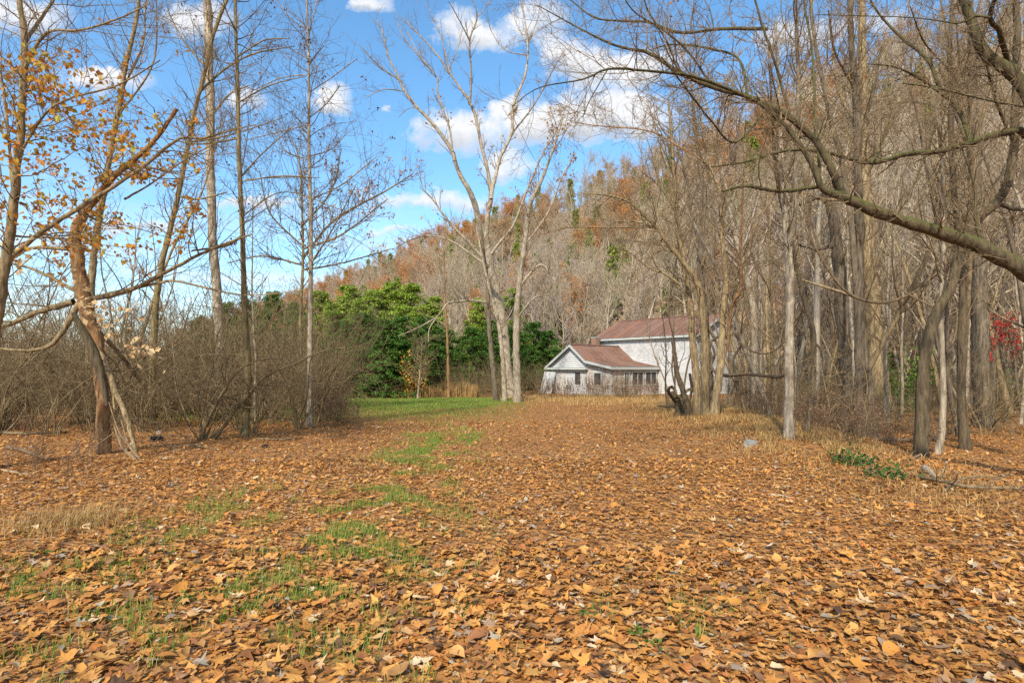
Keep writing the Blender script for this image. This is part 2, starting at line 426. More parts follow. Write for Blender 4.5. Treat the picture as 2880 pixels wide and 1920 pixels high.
def ground_material():
    m, N, Lk, b = mat('ground_soil')
    co = N.new('ShaderNodeTexCoord').outputs['Object']
    vo = N.new('ShaderNodeTexVoronoi'); vo.inputs['Scale'].default_value = 13; vo.inputs['Randomness'].default_value = 1.0
    nw = noise(N, Lk, co, 9, 3); wv = N.new('ShaderNodeVectorMath'); wv.operation = 'ADD'; 
    sc = N.new('ShaderNodeVectorMath'); sc.operation = 'SCALE'; sc.inputs['Scale'].default_value = 0.06
    Lk.new(nw.outputs['Color'], sc.inputs[0]); Lk.new(co, wv.inputs[0]); Lk.new(sc.outputs[0], wv.inputs[1]); Lk.new(wv.outputs[0], vo.inputs['Vector'])
    sp = N.new('ShaderNodeSeparateColor'); Lk.new(vo.outputs['Color'], sp.inputs[0])
    lr = ramp(N, [(0, (0.22, 0.095, 0.03)), (0.25, (0.42, 0.195, 0.05)), (0.5, (0.30, 0.125, 0.035)), (0.75, (0.46, 0.23, 0.07)), (0.9, (0.10, 0.055, 0.03)), (1, (0.48, 0.28, 0.11))])
    Lk.new(sp.outputs[0], lr.inputs[0])
    n2 = noise(N, Lk, co, 0.35, 5, 0.6)
    leaf = mixc(N, Lk, mathn(N, Lk, 'MULTIPLY', n2.outputs['Fac'], 0.4), lr.outputs[0], (0.13, 0.075, 0.04))
    hl = N.new('ShaderNodeAttribute'); hl.attribute_name = 'hill'
    nh = noise(N, Lk, co, 1.3, 6, 0.7); hr = ramp(N, [(0.3, (0.20, 0.13, 0.075)), (0.5, (0.33, 0.225, 0.13)), (0.7, (0.42, 0.30, 0.19))]); Lk.new(nh.outputs['Fac'], hr.inputs[0])
    leaf = mixc(N, Lk, mathn(N, Lk, 'MULTIPLY', hl.outputs['Fac'], 0.85), leaf, hr.outputs[0])
    # lawn colour where the clearing is (its own colour, from the mesh attribute)
    a = N.new('ShaderNodeAttribute'); a.attribute_name = 'lawn'
    n3 = noise(N, Lk, co, 25, 4, 0.7)
    gr = ramp(N, [(0.3, (0.07, 0.11, 0.016)), (0.5, (0.15, 0.20, 0.03)), (0.7, (0.27, 0.24, 0.07))]); Lk.new(n3.outputs['Fac'], gr.inputs[0])
    nb = noise(N, Lk, co, 5, 4, 0.65)
    f = mathn(N, Lk, 'MULTIPLY', mathn(N, Lk, 'ADD', mathn(N, Lk, 'SUBTRACT', a.outputs['Fac'], 0.75), nb.outputs['Fac']), 2.2, clamp=True)
    f = mathn(N, Lk, 'MULTIPLY', f, mathn(N, Lk, 'MULTIPLY', a.outputs['Fac'], 2.0, clamp=True))
    col = mixc(N, Lk, f, leaf, gr.outputs[0])
    Lk.new(col, b.inputs['Base Color']); b.inputs['Roughness'].default_value = 0.95
    bump(N, Lk, b, vo.outputs['Distance'], 0.9, 0.06)
    return m
M['ground'] = ground_material()

def lawn_mask(x, y):
    """where green grass shows between or beyond the leaves"""
    a = np.exp(-((x + 1.15 + 0.02 * y) / (0.55 + 0.02 * y)) ** 2) * sstep(2, 3.2, y) * (1 - sstep(13, 17, y)) * 0.85
    b = sstep(13, 19, y) * (1 - sstep(38, 42, y)) * sstep(-12.5, -10, x + 0.03 * y) * (1 - sstep(-4.0, 1.2, x - 0.05 * (y - 14))) * (0.7 + 0.3 * sstep(22, 27, y))
    c = 0.62 * sstep(-4.5, -1.5, -x - 3.5) * 0 + 0.68 * (1 - sstep(5.0, 7.5, y)) * (1 - sstep(-1.0, 0.4, x)) * sstep(-4.2, -3.0, x)
    d = 0.45 * np.exp(-(((x - 0.9) / 0.7) ** 2 + ((y - 3.0) / 0.5) ** 2))
    n = value_noise(x, y, 0.55, 5) * 0.6 + value_noise(x, y, 0.2, 6) * 0.4
    n2 = value_noise(x, y, 0.24, 15) * 0.55 + value_noise(x, y, 0.11, 16) * 0.3 + value_noise(x, y, 0.9, 17) * 0.15
    near = np.maximum(np.maximum(a * 1.15, c * 0.8), d) * sstep(0.46, 0.66, n2) * 1.35
    return np.clip(np.maximum(near, b * (0.45 + 1.1 * n)), 0, 1)

def axis(fine0, fine1, fstep, mid0, mid1, mstep, far):
    a = list(np.arange(mid0, fine0, mstep)) + list(np.arange(fine0, fine1, fstep)) + list(np.arange(fine1, mid1 + 0.01, mstep))
    g = mstep * 2; lo, hi = a[0], a[-1]; L0, H0 = [], []
    while lo > -far: lo -= g; L0.append(lo); g *= 1.5
    g = mstep * 2
    while hi < far: hi += g; H0.append(hi); g *= 1.5
    return np.array(L0[::-1] + a + H0)

def build_ground():
    xs = axis(-12, 14, 0.2, -110, 130, 2.5, 4000); ys = axis(0, 24, 0.2, -20, 300, 2.5, 4000)
    X, Y = np.meshgrid(xs, ys); Z = gz(X, Y)
    V = np.stack([X, Y, Z], -1).reshape(-1, 3)
    nx, ny = len(xs), len(ys)
    i, j = np.meshgrid(np.arange(nx - 1), np.arange(ny - 1)); k = (j * nx + i).ravel()
    F = np.stack([k, k + 1, k + nx + 1, k + nx], -1)
    me = mesh_np('ground', V, [F], M['ground'])
    at_ = me.attributes.new('lawn', 'FLOAT', 'POINT'); at_.data.foreach_set('value', (lawn_mask(X, Y) * (0.55 + 0.45 * sstep(18, 26, Y))).ravel().astype(np.float32))
    at_ = me.attributes.new('hill', 'FLOAT', 'POINT'); at_.data.foreach_set('value', (1 - sstep(70, 84, hill_coord(X, Y)[0])).ravel().astype(np.float32))
    link('ground', me, kind='structure')
build_ground()

# ------------------------------------------------------------------ the old house
def paint(name, base, wear, amount, scale=1.0):
    m, N, Lk, b = mat(name)
    co = N.new('ShaderNodeTexCoord').outputs['Object']
    n1 = noise(N, Lk, co, 3.0 * scale, 6, 0.7, (1, 1, 2.5)); n2 = noise(N, Lk, co, 0.7 * scale, 4, 0.6)
    f = mathn(N, Lk, 'MULTIPLY', mathn(N, Lk, 'SUBTRACT', mathn(N, Lk, 'ADD', mathn(N, Lk, 'MULTIPLY', n1.outputs['Fac'], 0.6), mathn(N, Lk, 'MULTIPLY', n2.outputs['Fac'], 0.4)), 0.62 - 0.2 * amount), 5.0, clamp=True)
    Lk.new(mixc(N, Lk, f, base, wear), b.inputs['Base Color']); b.inputs['Roughness'].default_value = 0.75
    return m

def rustmat():
    m, N, Lk, b = mat('roof_rust')
    co = N.new('ShaderNodeTexCoord').outputs['Object']; oi = N.new('ShaderNodeObjectInfo')
    n1 = noise(N, Lk, co, 1.1, 6, 0.7, (2.2, 0.7, 0.7)); n2 = noise(N, Lk, co, 6, 5, 0.75)
    s = mathn(N, Lk, 'ADD', mathn(N, Lk, 'MULTIPLY', n1.outputs['Fac'], 0.75), mathn(N, Lk, 'MULTIPLY', oi.outputs['Random'], 0.28))
    r = ramp(N, [(0.28, (0.15, 0.10, 0.085)), (0.42, (0.22, 0.11, 0.07)), (0.54, (0.25, 0.165, 0.13)), (0.64, (0.28, 0.13, 0.07)), (0.76, (0.28, 0.19, 0.155)), (0.88, (0.40, 0.20, 0.075))]); Lk.new(s, r.inputs[0])
    col = mixc(N, Lk, mathn(N, Lk, 'MULTIPLY', n2.outputs['Fac'], 0.45), r.outputs[0], (0.15, 0.075, 0.05))
    Lk.new(col, b.inputs['Base Color']); b.inputs['Roughness'].default_value = 0.6; b.inputs['Metallic'].default_value = 0.15
    return m

M['white'] = paint('white_boards', (0.52, 0.525, 0.515), (0.29, 0.265, 0.225), 0.75)
M['peel'] = paint('peeling_boards', (0.50, 0.475, 0.43), (0.28, 0.22, 0.16), 0.9, 1.0)
M['trim'] = paint('grey_green_trim', (0.42, 0.45, 0.42), (0.33, 0.32, 0.28), 0.4)
M['screen'] = paint('dark_opening', (0.05, 0.048, 0.05), (0.09, 0.08, 0.075), 0.5)
M['rust'] = rustmat()
M['brick'] = paint('old_brick', (0.30, 0.17, 0.11), (0.36, 0.30, 0.22), 0.5, 3)
M['stone'] = paint('grey_stone', (0.27, 0.26, 0.24), (0.17, 0.16, 0.14), 0.5, 4)
M['steel'] = paint('galvanised_steel', (0.45, 0.47, 0.48), (0.32, 0.31, 0.29), 0.4, 2)
M['black'] = paint('black_plastic', (0.02, 0.02, 0.022), (0.05, 0.045, 0.04), 0.4, 2)

def box(x0, x1, y0, y1, z0, z1):
    V = [(x, y, z) for z in (z0, z1) for y in (y0, y1) for x in (x0, x1)]
    F = [(0, 2, 3, 1), (4, 5, 7, 6), (0, 1, 5, 4), (2, 6, 7, 3), (0, 4, 6, 2), (1, 3, 7, 5)]
    return np.array(V, float), np.array(F)

def prism(A, B):
    """solid between two equal polygons (corresponding corners)"""
    n = len(A); V = np.array(list(A) + list(B), float); Bg = Bag()
    side = np.array([(i, (i + 1) % n, n + (i + 1) % n, n + i) for i in range(n)])
    Bg.add(V, side)
    caps = np.array([list(range(n))[::-1], list(range(n, 2 * n))])
    Bg.F.setdefault(n, []).append(caps)
    return Bg

def siding(org, ex, ny, width_at, z0, z1, pitch=0.17):
    """lapped boards on a wall: org corner, ex along it, ny outward; width_at(z) -> (x0,x1)"""
    b = Bag(); org, ex, ny = map(np.array, (org, ex, ny)); z = z0
    while z < z1 - 0.01:
        zt = min(z + pitch, z1); x0, x1 = width_at((z + zt) / 2)
        if x1 - x0 > 0.05:
            P = []
            for (zz, o) in ((z, 0.0), (z, 0.045), (zt, 0.006), (zt, 0.0)):
                for xx in (x0, x1): P.append(org + ex * xx + ny * o + np.array([0, 0, zz]))
            b.add(P, [(0, 1, 3, 2), (2, 3, 5, 4), (4, 5, 7, 6)])
        z = zt
    return b

def build_house():
    ax, ay = 8.1, 54.0; rot = math.atan2(-0.76, 0.649)
    zb = -1.0
    root = thing('farm_house', 'abandoned white clapboard house with rusty red metal roofs among bare trees', 'house', (ax, ay, zb), rot)
    def part(name, bag, m, parent=root, smooth=False, kind=None):
        return link(name, bag.mesh(name, M[m], smooth), parent, kind=kind)
    Lx, Wy, E, RG = 10.6, 7.4, 5.2, 6.95
    # main block
    b = Bag(); b.add(*box(0, Lx, 0, Wy, 0, E)); 
    pr = prism([(0.0, 0, E), (0.0, Wy, E), (0.0, Wy / 2, RG - 0.05)], [(Lx, 0, E), (Lx, Wy, E), (Lx, Wy / 2, RG - 0.05)])
    wall = part('wall', b, 'white'); part('gable', pr, 'white')
    gab = lambda z: (0, Wy) if z < E else ((z - E) / (RG - E) * Wy / 2, Wy - (z - E) / (RG - E) * Wy / 2)
    part('siding', siding((0, 0, 0), (1, 0, 0), (0, -1, 0), lambda z: (0, Lx), 0.2, E), 'white', wall, kind='stuff')
    part('siding', siding((Lx, 0, 0), (0, 1, 0), (1, 0, 0), gab, 0.2, RG), 'white', wall, kind='stuff')
    part('siding', siding((0, 0, 0), (0, 1, 0), (-1, 0, 0), gab, 0.2, RG), 'white', wall, kind='stuff')
    b = Bag(); b.add(*box(-0.05, Lx + 0.05, -0.05, Wy + 0.05, -0.6, 0.2)); part('foundation', b, 'stone')
    for (x, y) in ((-0.03, -0.03), (Lx - 0.10, -0.03), (Lx - 0.10, Wy - 0.10)):
        b = Bag(); b.add(*box(x, x + 0.13, y, y + 0.13, 0.2, E)); part('corner_board', b, 'trim')
    ov, oe = 0.35, 0.35; sl = (RG - E) / (Wy / 2)
    ze = E - sl * oe
    deck = Bag(); 
    for sgn in (0, 1):
        y0, y1 = (-oe, Wy / 2) if sgn == 0 else (Wy + oe, Wy / 2)
        deck.add([(-ov, y0, ze), (Lx + ov, y0, ze), (Lx + ov, y1, RG), (-ov, y1, RG), (-ov, y0, ze + 0.06), (Lx + ov, y0, ze + 0.06), (Lx + ov, y1, RG + 0.06), (-ov, y1, RG + 0.06)],
                 [(0, 1, 2, 3), (4, 7, 6, 5), (0, 4, 5, 1), (1, 5, 6, 2), (0, 3, 7, 4)])
    roof = part('roof', deck, 'trim')
    def sheet(x0, x1, prof, along, name='roof_panel', parent=None, jit=0.0):
        """one metal sheet with a standing seam; prof = [(y,z)...] down the slope"""
        b = Bag(); n = len(prof); rows = []
        for (q, z) in prof:
            for (x, dz) in ((x0, 0.0), (x0 + 0.015, 0.045), (x0 + 0.03, 0.0), ((x0 + x1) / 2, 0.004), (x1 - 0.004, 0.0)):
                rows.append((x, q, z + dz + jit) if along == 'x' else (q, x, z + dz + jit))
        F = [(i * 5 + k, i * 5 + k + 1, (i + 1) * 5 + k + 1, (i + 1) * 5 + k) for i in range(n - 1) for k in range(4)]
        b.add(rows, F); return part(name, b, 'rust', parent)
    npan = 18; w = (Lx + 2 * ov) / npan
    for i in range(npan):
        x0 = -ov + i * w
        sheet(x0, x0 + w, [(-oe - 0.05, ze + 0.075 - sl * 0.05), (Wy / 2, RG + 0.075)], 'x', parent=roof, jit=0.006 * (i % 2))
        sheet(x0, x0 + w, [(Wy + oe + 0.05, ze + 0.075 - sl * 0.05), (Wy / 2, RG + 0.075)], 'x', parent=roof, jit=0.006 * (i % 2))
    b = Bag(); b.add([(-ov, Wy / 2 - 0.16, RG + 0.06), (-ov, Wy / 2, RG + 0.13), (-ov, Wy / 2 + 0.16, RG + 0.06), (Lx + ov, Wy / 2 - 0.16, RG + 0.06), (Lx + ov, Wy / 2, RG + 0.13), (Lx + ov, Wy / 2 + 0.16, RG + 0.06)], [(0, 1, 4, 3), (1, 2, 5, 4)])
    part('ridge_cap', b, 'rust', roof)
    b = Bag(); b.add(*box(-ov, Lx + ov, -oe - 0.02, -oe + 0.02, ze - 0.14, ze + 0.03)); part('fascia', b, 'trim', roof)
    for x in (-ov - 0.02, Lx + ov - 0.02):
        for (ya, yb) in ((-oe, Wy / 2), (Wy + oe, Wy / 2)):
            pb = prism([(x, ya, ze - 0.12), (x, yb, RG - 0.12), (x, yb, RG + 0.05), (x, ya, ze + 0.05)], [(x + 0.04, ya, ze - 0.12), (x + 0.04, yb, RG - 0.12), (x + 0.04, yb, RG + 0.05), (x + 0.04, ya, ze + 0.05)])
            part('rake_board', pb, 'trim', roof)
    # wing with its porch
    xr, zr = 2.65, 4.3; xl, zl = -0.1, 2.55; xb, zbk = 4.35, 2.95; xp, zp = 7.15, 2.42; yo = -6.2
    pr = prism([(0.1, yo, 0), (xb - 0.1, yo, 0), (xb - 0.1, yo, zbk), (xr, yo, zr - 0.08), (0.1, yo, zl)], [(0.1, -0.03, 0), (xb - 0.1, -0.03, 0), (xb - 0.1, -0.03, zbk), (xr, -0.03, zr - 0.08), (0.1, -0.03, zl)])
    wing = part('wing_wall', pr, 'peel')
    gw = lambda z: (0.1, xb - 0.1) if z < zl else (xr - (xr - 0.1) * max(0, (zr - 0.08 - z) / (zr - zl)), min(xb - 0.1, xr + (xb - xr) * max(0, (zr - 0.08 - z) / (zr - zbk))))
    part('siding', siding((0, yo, 0), (1, 0, 0), (0, -1, 0), gw, 0.25, zr - 0.1), 'white', wing, kind='stuff')
    pr = prism([(xb - 0.08, yo + 0.05, 0.1), (xp - 0.25, yo + 0.05, 0.1), (xp - 0.25, yo + 0.05, zp - 0.1), (xb - 0.08, yo + 0.05, zbk - 0.12)], [(xb - 0.08, -0.05, 0.1), (xp - 0.25, -0.05, 0.1), (xp - 0.25, -0.05, zp - 0.1), (xb - 0.08, -0.05, zbk - 0.12)])
    porch = part('porch_wall', pr, 'peel')
    xf = xp - 0.25
    part('siding', siding((xf, yo + 0.05, 0), (0, 1, 0), (1, 0, 0), lambda z: (0, -yo - 0.1), 0.15, 0.95), 'peel', porch, kind='stuff')
    part('siding', siding((xb - 0.08, yo + 0.05, 0), (1, 0, 0), (0, -1, 0), lambda z: (0, xf - xb + 0.08), 0.15, zp - 0.15), 'peel', porch, kind='stuff')
    for (y0, y1) in ((-4.6, -4.1), (-3.6, -2.2), (-1.8, -0.35)):
        b = Bag(); b.add(*box(xf + 0.005, xf + 0.04, y0, y1, 1.0, 2.0)); s = part('window', b, 'screen', porch)
        for (ya, yb, za, zc) in ((y0 - 0.09, y0, 0.93, 2.08), (y1, y1 + 0.09, 0.93, 2.08), (y0, y1, 2.0, 2.08), (y0, y1, 0.93, 1.0), ((y0 + y1) / 2 - 0.025, (y0 + y1) / 2 + 0.025, 1.0, 2.0)):
            b = Bag(); b.add(*box(xf + 0.008, xf + 0.07, ya, yb, za, zc)); part('window_frame', b, 'trim', porch)
    for (x0, x1) in ((5.1, 5.8),):
        b = Bag(); b.add(*box(x0, x1, yo - 0.0, yo + 0.03, 1.0, 1.95)); part('window', b, 'screen', porch)
        for (xa, xc, za, zc) in ((x0 - 0.09, x0, 0.93, 2.03), (x1, x1 + 0.09, 0.93, 2.03), (x0, x1, 1.95, 2.03), (x0, x1, 0.93, 1.0)):
            b = Bag(); b.add(*box(xa, xc, yo - 0.03, yo + 0.03, za, zc)); part('window_frame', b, 'trim', porch)
    b = Bag(); b.add(*box(1.0, 1.85, yo - 0.05, yo + 0.01, 0.1, 2.1)); part('door', b, 'peel')
    b = Bag(); b.add(*box(3.0, 3.6, yo - 0.05, yo + 0.01, 1.0, 2.0)); part('window', b, 'screen', wing)
    # wing roof: steep left slope, right slope that flattens over the porch
    dk = Bag(); y0, y1 = yo - 0.35, -0.03
    prof = [(xl - 0.25, zl - 0.17), (xr, zr), (xb, zbk), (5.6, 2.68), (xp, zp)]
    top = [(x, z + 0.05) for x, z in prof]
    ring = prof + top[::-1]
    pr = prism([(x, y0, z) for x, z in ring], [(x, y1, z) for x, z in ring])
    wr = part('wing_roof', pr, 'trim')
    n2 = 10; w2 = (y1 - y0) / n2
    for i in range(n2):
        q0 = y0 + i * w2
        sheet(q0, q0 + w2, [(xl - 0.3, zl - 0.17 - 0.03 + 0.08), (xr, zr + 0.075)], 'y', parent=wr, jit=0.005 * (i % 2))
        sheet(q0, q0 + w2, [(xp + 0.04, zp + 0.065), (5.6, 2.68 + 0.07), (xb, zbk + 0.07), (xr, zr + 0.075)], 'y', parent=wr, jit=0.005 * (i % 2))
    b = Bag(); b.add([(xr - 0.14, y0, zr + 0.05), (xr, y0, zr + 0.12), (xr + 0.14, y0, zr + 0.05), (xr - 0.14, y1, zr + 0.05), (xr, y1, zr + 0.12), (xr + 0.14, y1, zr + 0.05)], [(0, 1, 4, 3), (1, 2, 5, 4)]); part('ridge_cap', b, 'rust', wr)
    for (xa, za, xc, zc) in ((xl - 0.28, zl - 0.19, xr, zr), (xr, zr, xb, zbk), (xb, zbk, xp, zp)):
        pb = prism([(xa, y0 - 0.04, za - 0.16), (xc, y0 - 0.04, zc - 0.16), (xc, y0 - 0.04, zc + 0.04), (xa, y0 - 0.04, za + 0.04)], [(xa, y0 - 0.003, za - 0.16), (xc, y0 - 0.003, zc - 0.16), (xc, y0 - 0.003, zc + 0.04), (xa, y0 - 0.003, za + 0.04)])
        part('rake_board', pb, 'trim', wr)
    b = Bag(); b.add(*box(xl - 0.28, xb + 0.1, y0 - 0.02, yo - 0.035, zl - 0.32, zl - 0.14)); part('cornice', b, 'trim', wr)
    b = Bag(); b.add(*box(xp - 0.03, xp + 0.03, y0, y1, zp - 0.18, zp + 0.03)); part('fascia', b, 'trim', wr)
    # white flashing board where the wing roof meets the tall wall
    fp = [(xr, zr), (xb, zbk), (5.6, 2.68), (xp, zp)]
    for (xa, za), (xc, zc) in zip(fp[:-1], fp[1:]):
        pb = prism([(xa, -0.06, za + 0.08), (xc, -0.06, zc + 0.08), (xc, -0.06, zc + 0.34), (xa, -0.06, za + 0.34)], [(xa, -0.03, za + 0.08), (xc, -0.03, zc + 0.08), (xc, -0.03, zc + 0.34), (xa, -0.03, za + 0.34)])
        part('flashing_board', pb, 'white', wr)
    # chimney of single bricks
    ch = Bag(); ch.add(*box(0.33, 0.83, -1.13, -0.63, 2.3, 5.2)); chim = part('chimney', ch, 'stone')
    bm = Bag(); bm.add(*box(-0.12, 0.12, -0.045, 0.045, 0.0, 0.085)); bme = bm.mesh('brick', M['brick'], False)
    for r in range(11):
        for k in range(2):
            for (sx, sy, rz) in ((0.455 + 0.25 * k - 0.0, -1.135, 0), (0.455 + 0.25 * k, -0.625, 0), (0.325, -1.005 + 0.25 * k, math.pi / 2), (0.835, -1.005 + 0.25 * k, math.pi / 2)):
                o = link('brick', bme, chim, (sx, sy, 4.05 + r * 0.1), rz)
    b = Bag(); b.add(*box(0.27, 0.89, -1.19, -0.57, 5.15, 5.28)); part('chimney_cap', b, 'stone', chim)
    # leaning white window sash against the wing
    def lp(lx, ly, lz): 
        c, s = math.cos(rot), math.sin(rot); return (ax + c * lx - s * ly, ay + s * lx + c * ly, zb + lz)
    q = lp(0.15, -7.0, 0.12)
    sash = thing('leaning_door', 'white framed door leaning against the gable end of the old house', 'door', q, rot + 0.15)
    for nm, bx, m in (('frame', box(-0.65, -0.53, 0, 0.05, 0, 2.0), 'white'), ('frame', box(0.53, 0.65, 0, 0.05, 0, 2.0), 'white'), ('frame', box(-0.53, 0.53, 0, 0.05, 1.88, 2.0), 'white'), ('frame', box(-0.53, 0.53, 0, 0.05, 0, 0.2), 'white'), ('pane', box(-0.53, 0.53, 0.015, 0.035, 0.2, 1.88), 'steel'), ('rail', box(-0.53, 0.53, 0.003, 0.045, 0.95, 1.05), 'white')):
        b = Bag(); b.add(*bx); link(nm, b.mesh(nm, M[m], False), sash)
    sash.rotation_euler = (-0.30, 0.05, rot + 0.1)
build_house()

# ------------------------------------------------------------------ single trees, drawn limb by limb
WF = [0.84]
def limb_pts(px, d0, d1, rng, n=26, wob=0.0):
    """pixels (x,y,width) -> 3D axis and radii, running in depth from d0 to d1"""
    px = np.asarray(px, float); s = np.concatenate([[0], np.cumsum(np.linalg.norm(np.diff(px[:, :2], axis=0), axis=1))]); s /= s[-1]
    rows = []
    for (x, y, w), u in zip(px, s):
        d = d0 + (d1 - d0) * u
        rows.append((*at(x, y, d), WF[0] * w / 2 * d / FPX))
    r = resample(rows, n)
    P, R = r[:, :3], np.maximum(r[:, 3], 0.003)
    if wob: P[1:-1] += rng.normal(size=(n - 2, 3)) * wob * R[1:-1, None]
    return P, R

def roughen(V, P_axis, amt, seed):
    k = value_noise(V[:, 0] * 3 + V[:, 1], V[:, 2], 0.09, seed) - 0.5 + 0.5 * (value_noise(V[:, 0] * 1.7 + V[:, 1] * 2, V[:, 2] * 0.5, 0.25, seed + 1) - 0.5)
    return V + (V - P_axis) * (amt * k)[:, None]

TREE_SEED = [100]
def tree(name, label, trunk, limbs=(), d=None, mat_='bark_grey', twig='twig', group=None, l1=5.0, l2=5, l3=3, dens=1.3, L1=(0.7, 1.6), L2=(0.3, 0.55), L3=(0.35, 0.6),
         t_from=0.35, up=0.25, sag=0.0, leaves=0, leafm='leaf_tan', leaf_size=0.1, depth_spread=1.5, flare=1.28, rmin=0.0028, ang=(40, 75), lim_mat=None, toground=True, cat='tree', wob=0.07, trunk_to=0.0, leaf_box=None):
    TREE_SEED[0] += 1; rng = np.random.default_rng(TREE_SEED[0])
    bx, by = trunk[0][:2]
    if d is None: d = depth_of(bx, by)
    P, R = limb_pts(trunk, d, d + trunk_to, rng, 30, wob)
    base = P[0].copy(); base[2] = gz1(base[0], base[1]) if toground else base[2]
    if toground:
        P[0, 2] = base[2] - 0.05
        h = P[:, 2] - base[2]; R = R * (1 + (flare - 1) * np.exp(-np.maximum(h, 0) / 0.3))
    root = thing(name, label, cat, base, group=group)
    P, R = resample(np.c_[P, R], 90)[:, :3], resample(np.c_[P, R], 90)[:, 3]
    V, F = tubes(P[None], R[None], 14)
    V = roughen(V, np.repeat(P, 14, 0), 0.30, TREE_SEED[0])
    link('trunk', mesh_np('trunk', V - base, [F], M[mat_]), root)
    allP, allR = [P], [R]
    for lb in limbs:
        d0 = d + (lb[0][3] if len(lb[0]) > 3 else 0.0); dd = rng.uniform(-depth_spread, depth_spread)
        # start at the depth the parent has there: nearest point of any axis so far (in the picture plane)
        s = at(lb[0][0], lb[0][1], 1.0)
        best, bd = d0, 1e9
        for Q in allP:
            q = Q / Q[:, 1:2]; e = np.abs(q - s).sum(1); k = e.argmin()
            if e[k] < bd: bd, best = e[k], Q[k, 1]
        p, r = limb_pts([q[:3] for q in lb], best, best + dd, rng, 26, 0.12)
        V, F = tubes(p[None], r[None], 9); V = roughen(V, np.repeat(p, 9, 0), 0.22, TREE_SEED[0] + 7)
        link('limb', mesh_np('limb', V - base, [F], M[lim_mat or mat_]), root)
        allP.append(p); allR.append(r)
    # fine crown: three orders of branching
    crown = Bag(); ends = []
    n = 26
    A = np.stack([resample(np.c_[p, r], n) for p, r in zip(allP, allR)])
    P0, R0 = A[:, :, :3], A[:, :, 3]
    ln = plen(P0)
    cnt = np.maximum(1, (ln * l1 * dens)).astype(int); cnt[0] = int(cnt[0] * (1 - t_from))
    groups = [(P0[:1], R0[:1], cnt[:1], (t_from, 1.0))]
    if len(P0) > 1: groups.append((P0[1:], R0[1:], cnt[1:], (0.12, 1.0)))
    for (p, r, c, t) in groups:
        if c.sum() == 0: continue
        p1, r1 = sprout(p, r, c, rng, t=t, ang=ang, L=L1, m=8, wig=0.16, up=up, sag=sag, rfac=0.42, rmin=rmin * 1.5, rmax=0.007 + 0.00045 * d, abslen=True)
        crown.add(*tubes(p1, r1, 4))
        if l2:
            p2, r2 = sprout(p1, r1, np.full(len(p1), l2), rng, t=(0.15, 1), ang=(30, 70), L=L2, m=5, wig=0.16, up=up * 0.6, sag=sag, rfac=0.65, rmin=rmin)
            crown.add(*tubes(p2, r2, 3)); ends.append(p2)
            if l3:
                p3, r3 = sprout(p2, r2, np.full(len(p2), l3), rng, t=(0.2, 1), ang=(30, 70), L=L3, m=3, wig=0.18, up=up * 0.4, rfac=0.7, rmin=rmin * 0.75)
                crown.add(*tubes(p3, r3, 3)); ends.append(p3)
    if crown.n: link('crown', crown.mesh('crown', M[twig], True, base), root, kind='stuff')
    if leaves and ends:
        E = np.concatenate([e[:, -1] for e in ends] + [e[:, len(e[0]) // 2] for e in ends])
        if leaf_box is not None:
            q = np.stack([1440 + E[:, 0] / E[:, 1] * FPX, HOR - (E[:, 2] - EYE) / E[:, 1] * FPX], 1)
            x0, y0, x1, y1 = leaf_box; ok = (q[:, 0] > x0) & (q[:, 0] < x1) & (q[:, 1] > y0) & (q[:, 1] < y1); E = E[ok]
        if len(E):
            # leaves hang on in small bunches
            c = E[rng.integers(0, len(E), max(1, leaves // 4))]
            pos = np.repeat(c, 4, 0) + rng.normal(size=(len(c) * 4, 3)) * leaf_size * 0.6
            V, F = leaf_quads(pos, leaf_size, rng)
            link('foliage', mesh_np('foliage', V - base, [F], M[leafm], smooth=False), root, kind='stuff')
    return root

# left side
WF[0] = 0.74
tree('bare_tree', 'leaning grey tree with gold leaves standing behind the split snag', [(-50, 1190, 55), (-20, 960, 46), (14, 740, 38), (28, 665, 32), (50, 459, 27), (64, 275, 24), (69, 115, 21), (55, 0, 18), (48, -120, 14)],
     [[(14, 740, 20), (120, 650, 17), (294, 540, 14), (400, 470, 12), (480, 405, 11), (520, 385, 9), (560, 392, 9), (640, 370, 6), (720, 350, 4)],
      [(64, 130, 14), (110, 60, 12), (150, 0, 10), (175, -60, 7)], [(66, 200, 12), (130, 95, 10), (230, 85, 8), (340, 50, 6), (420, 10, 4)],
      [(40, 600, 12), (20, 340, 10), (0, 190, 8)], [(50, 440, 9), (150, 300, 8), (330, 240, 6), (450, 170, 4)], [(55, 380, 10), (-40, 330, 8), (-140, 250, 6)]],
     d=7.5, mat_='bark_tan', leaves=1500, leafm='leaf_gold', leaf_size=0.085, leaf_box=(-60, 150, 480, 760), l1=6, l2=6, l3=3, up=0.1, depth_spread=1.0, ang=(50, 85))
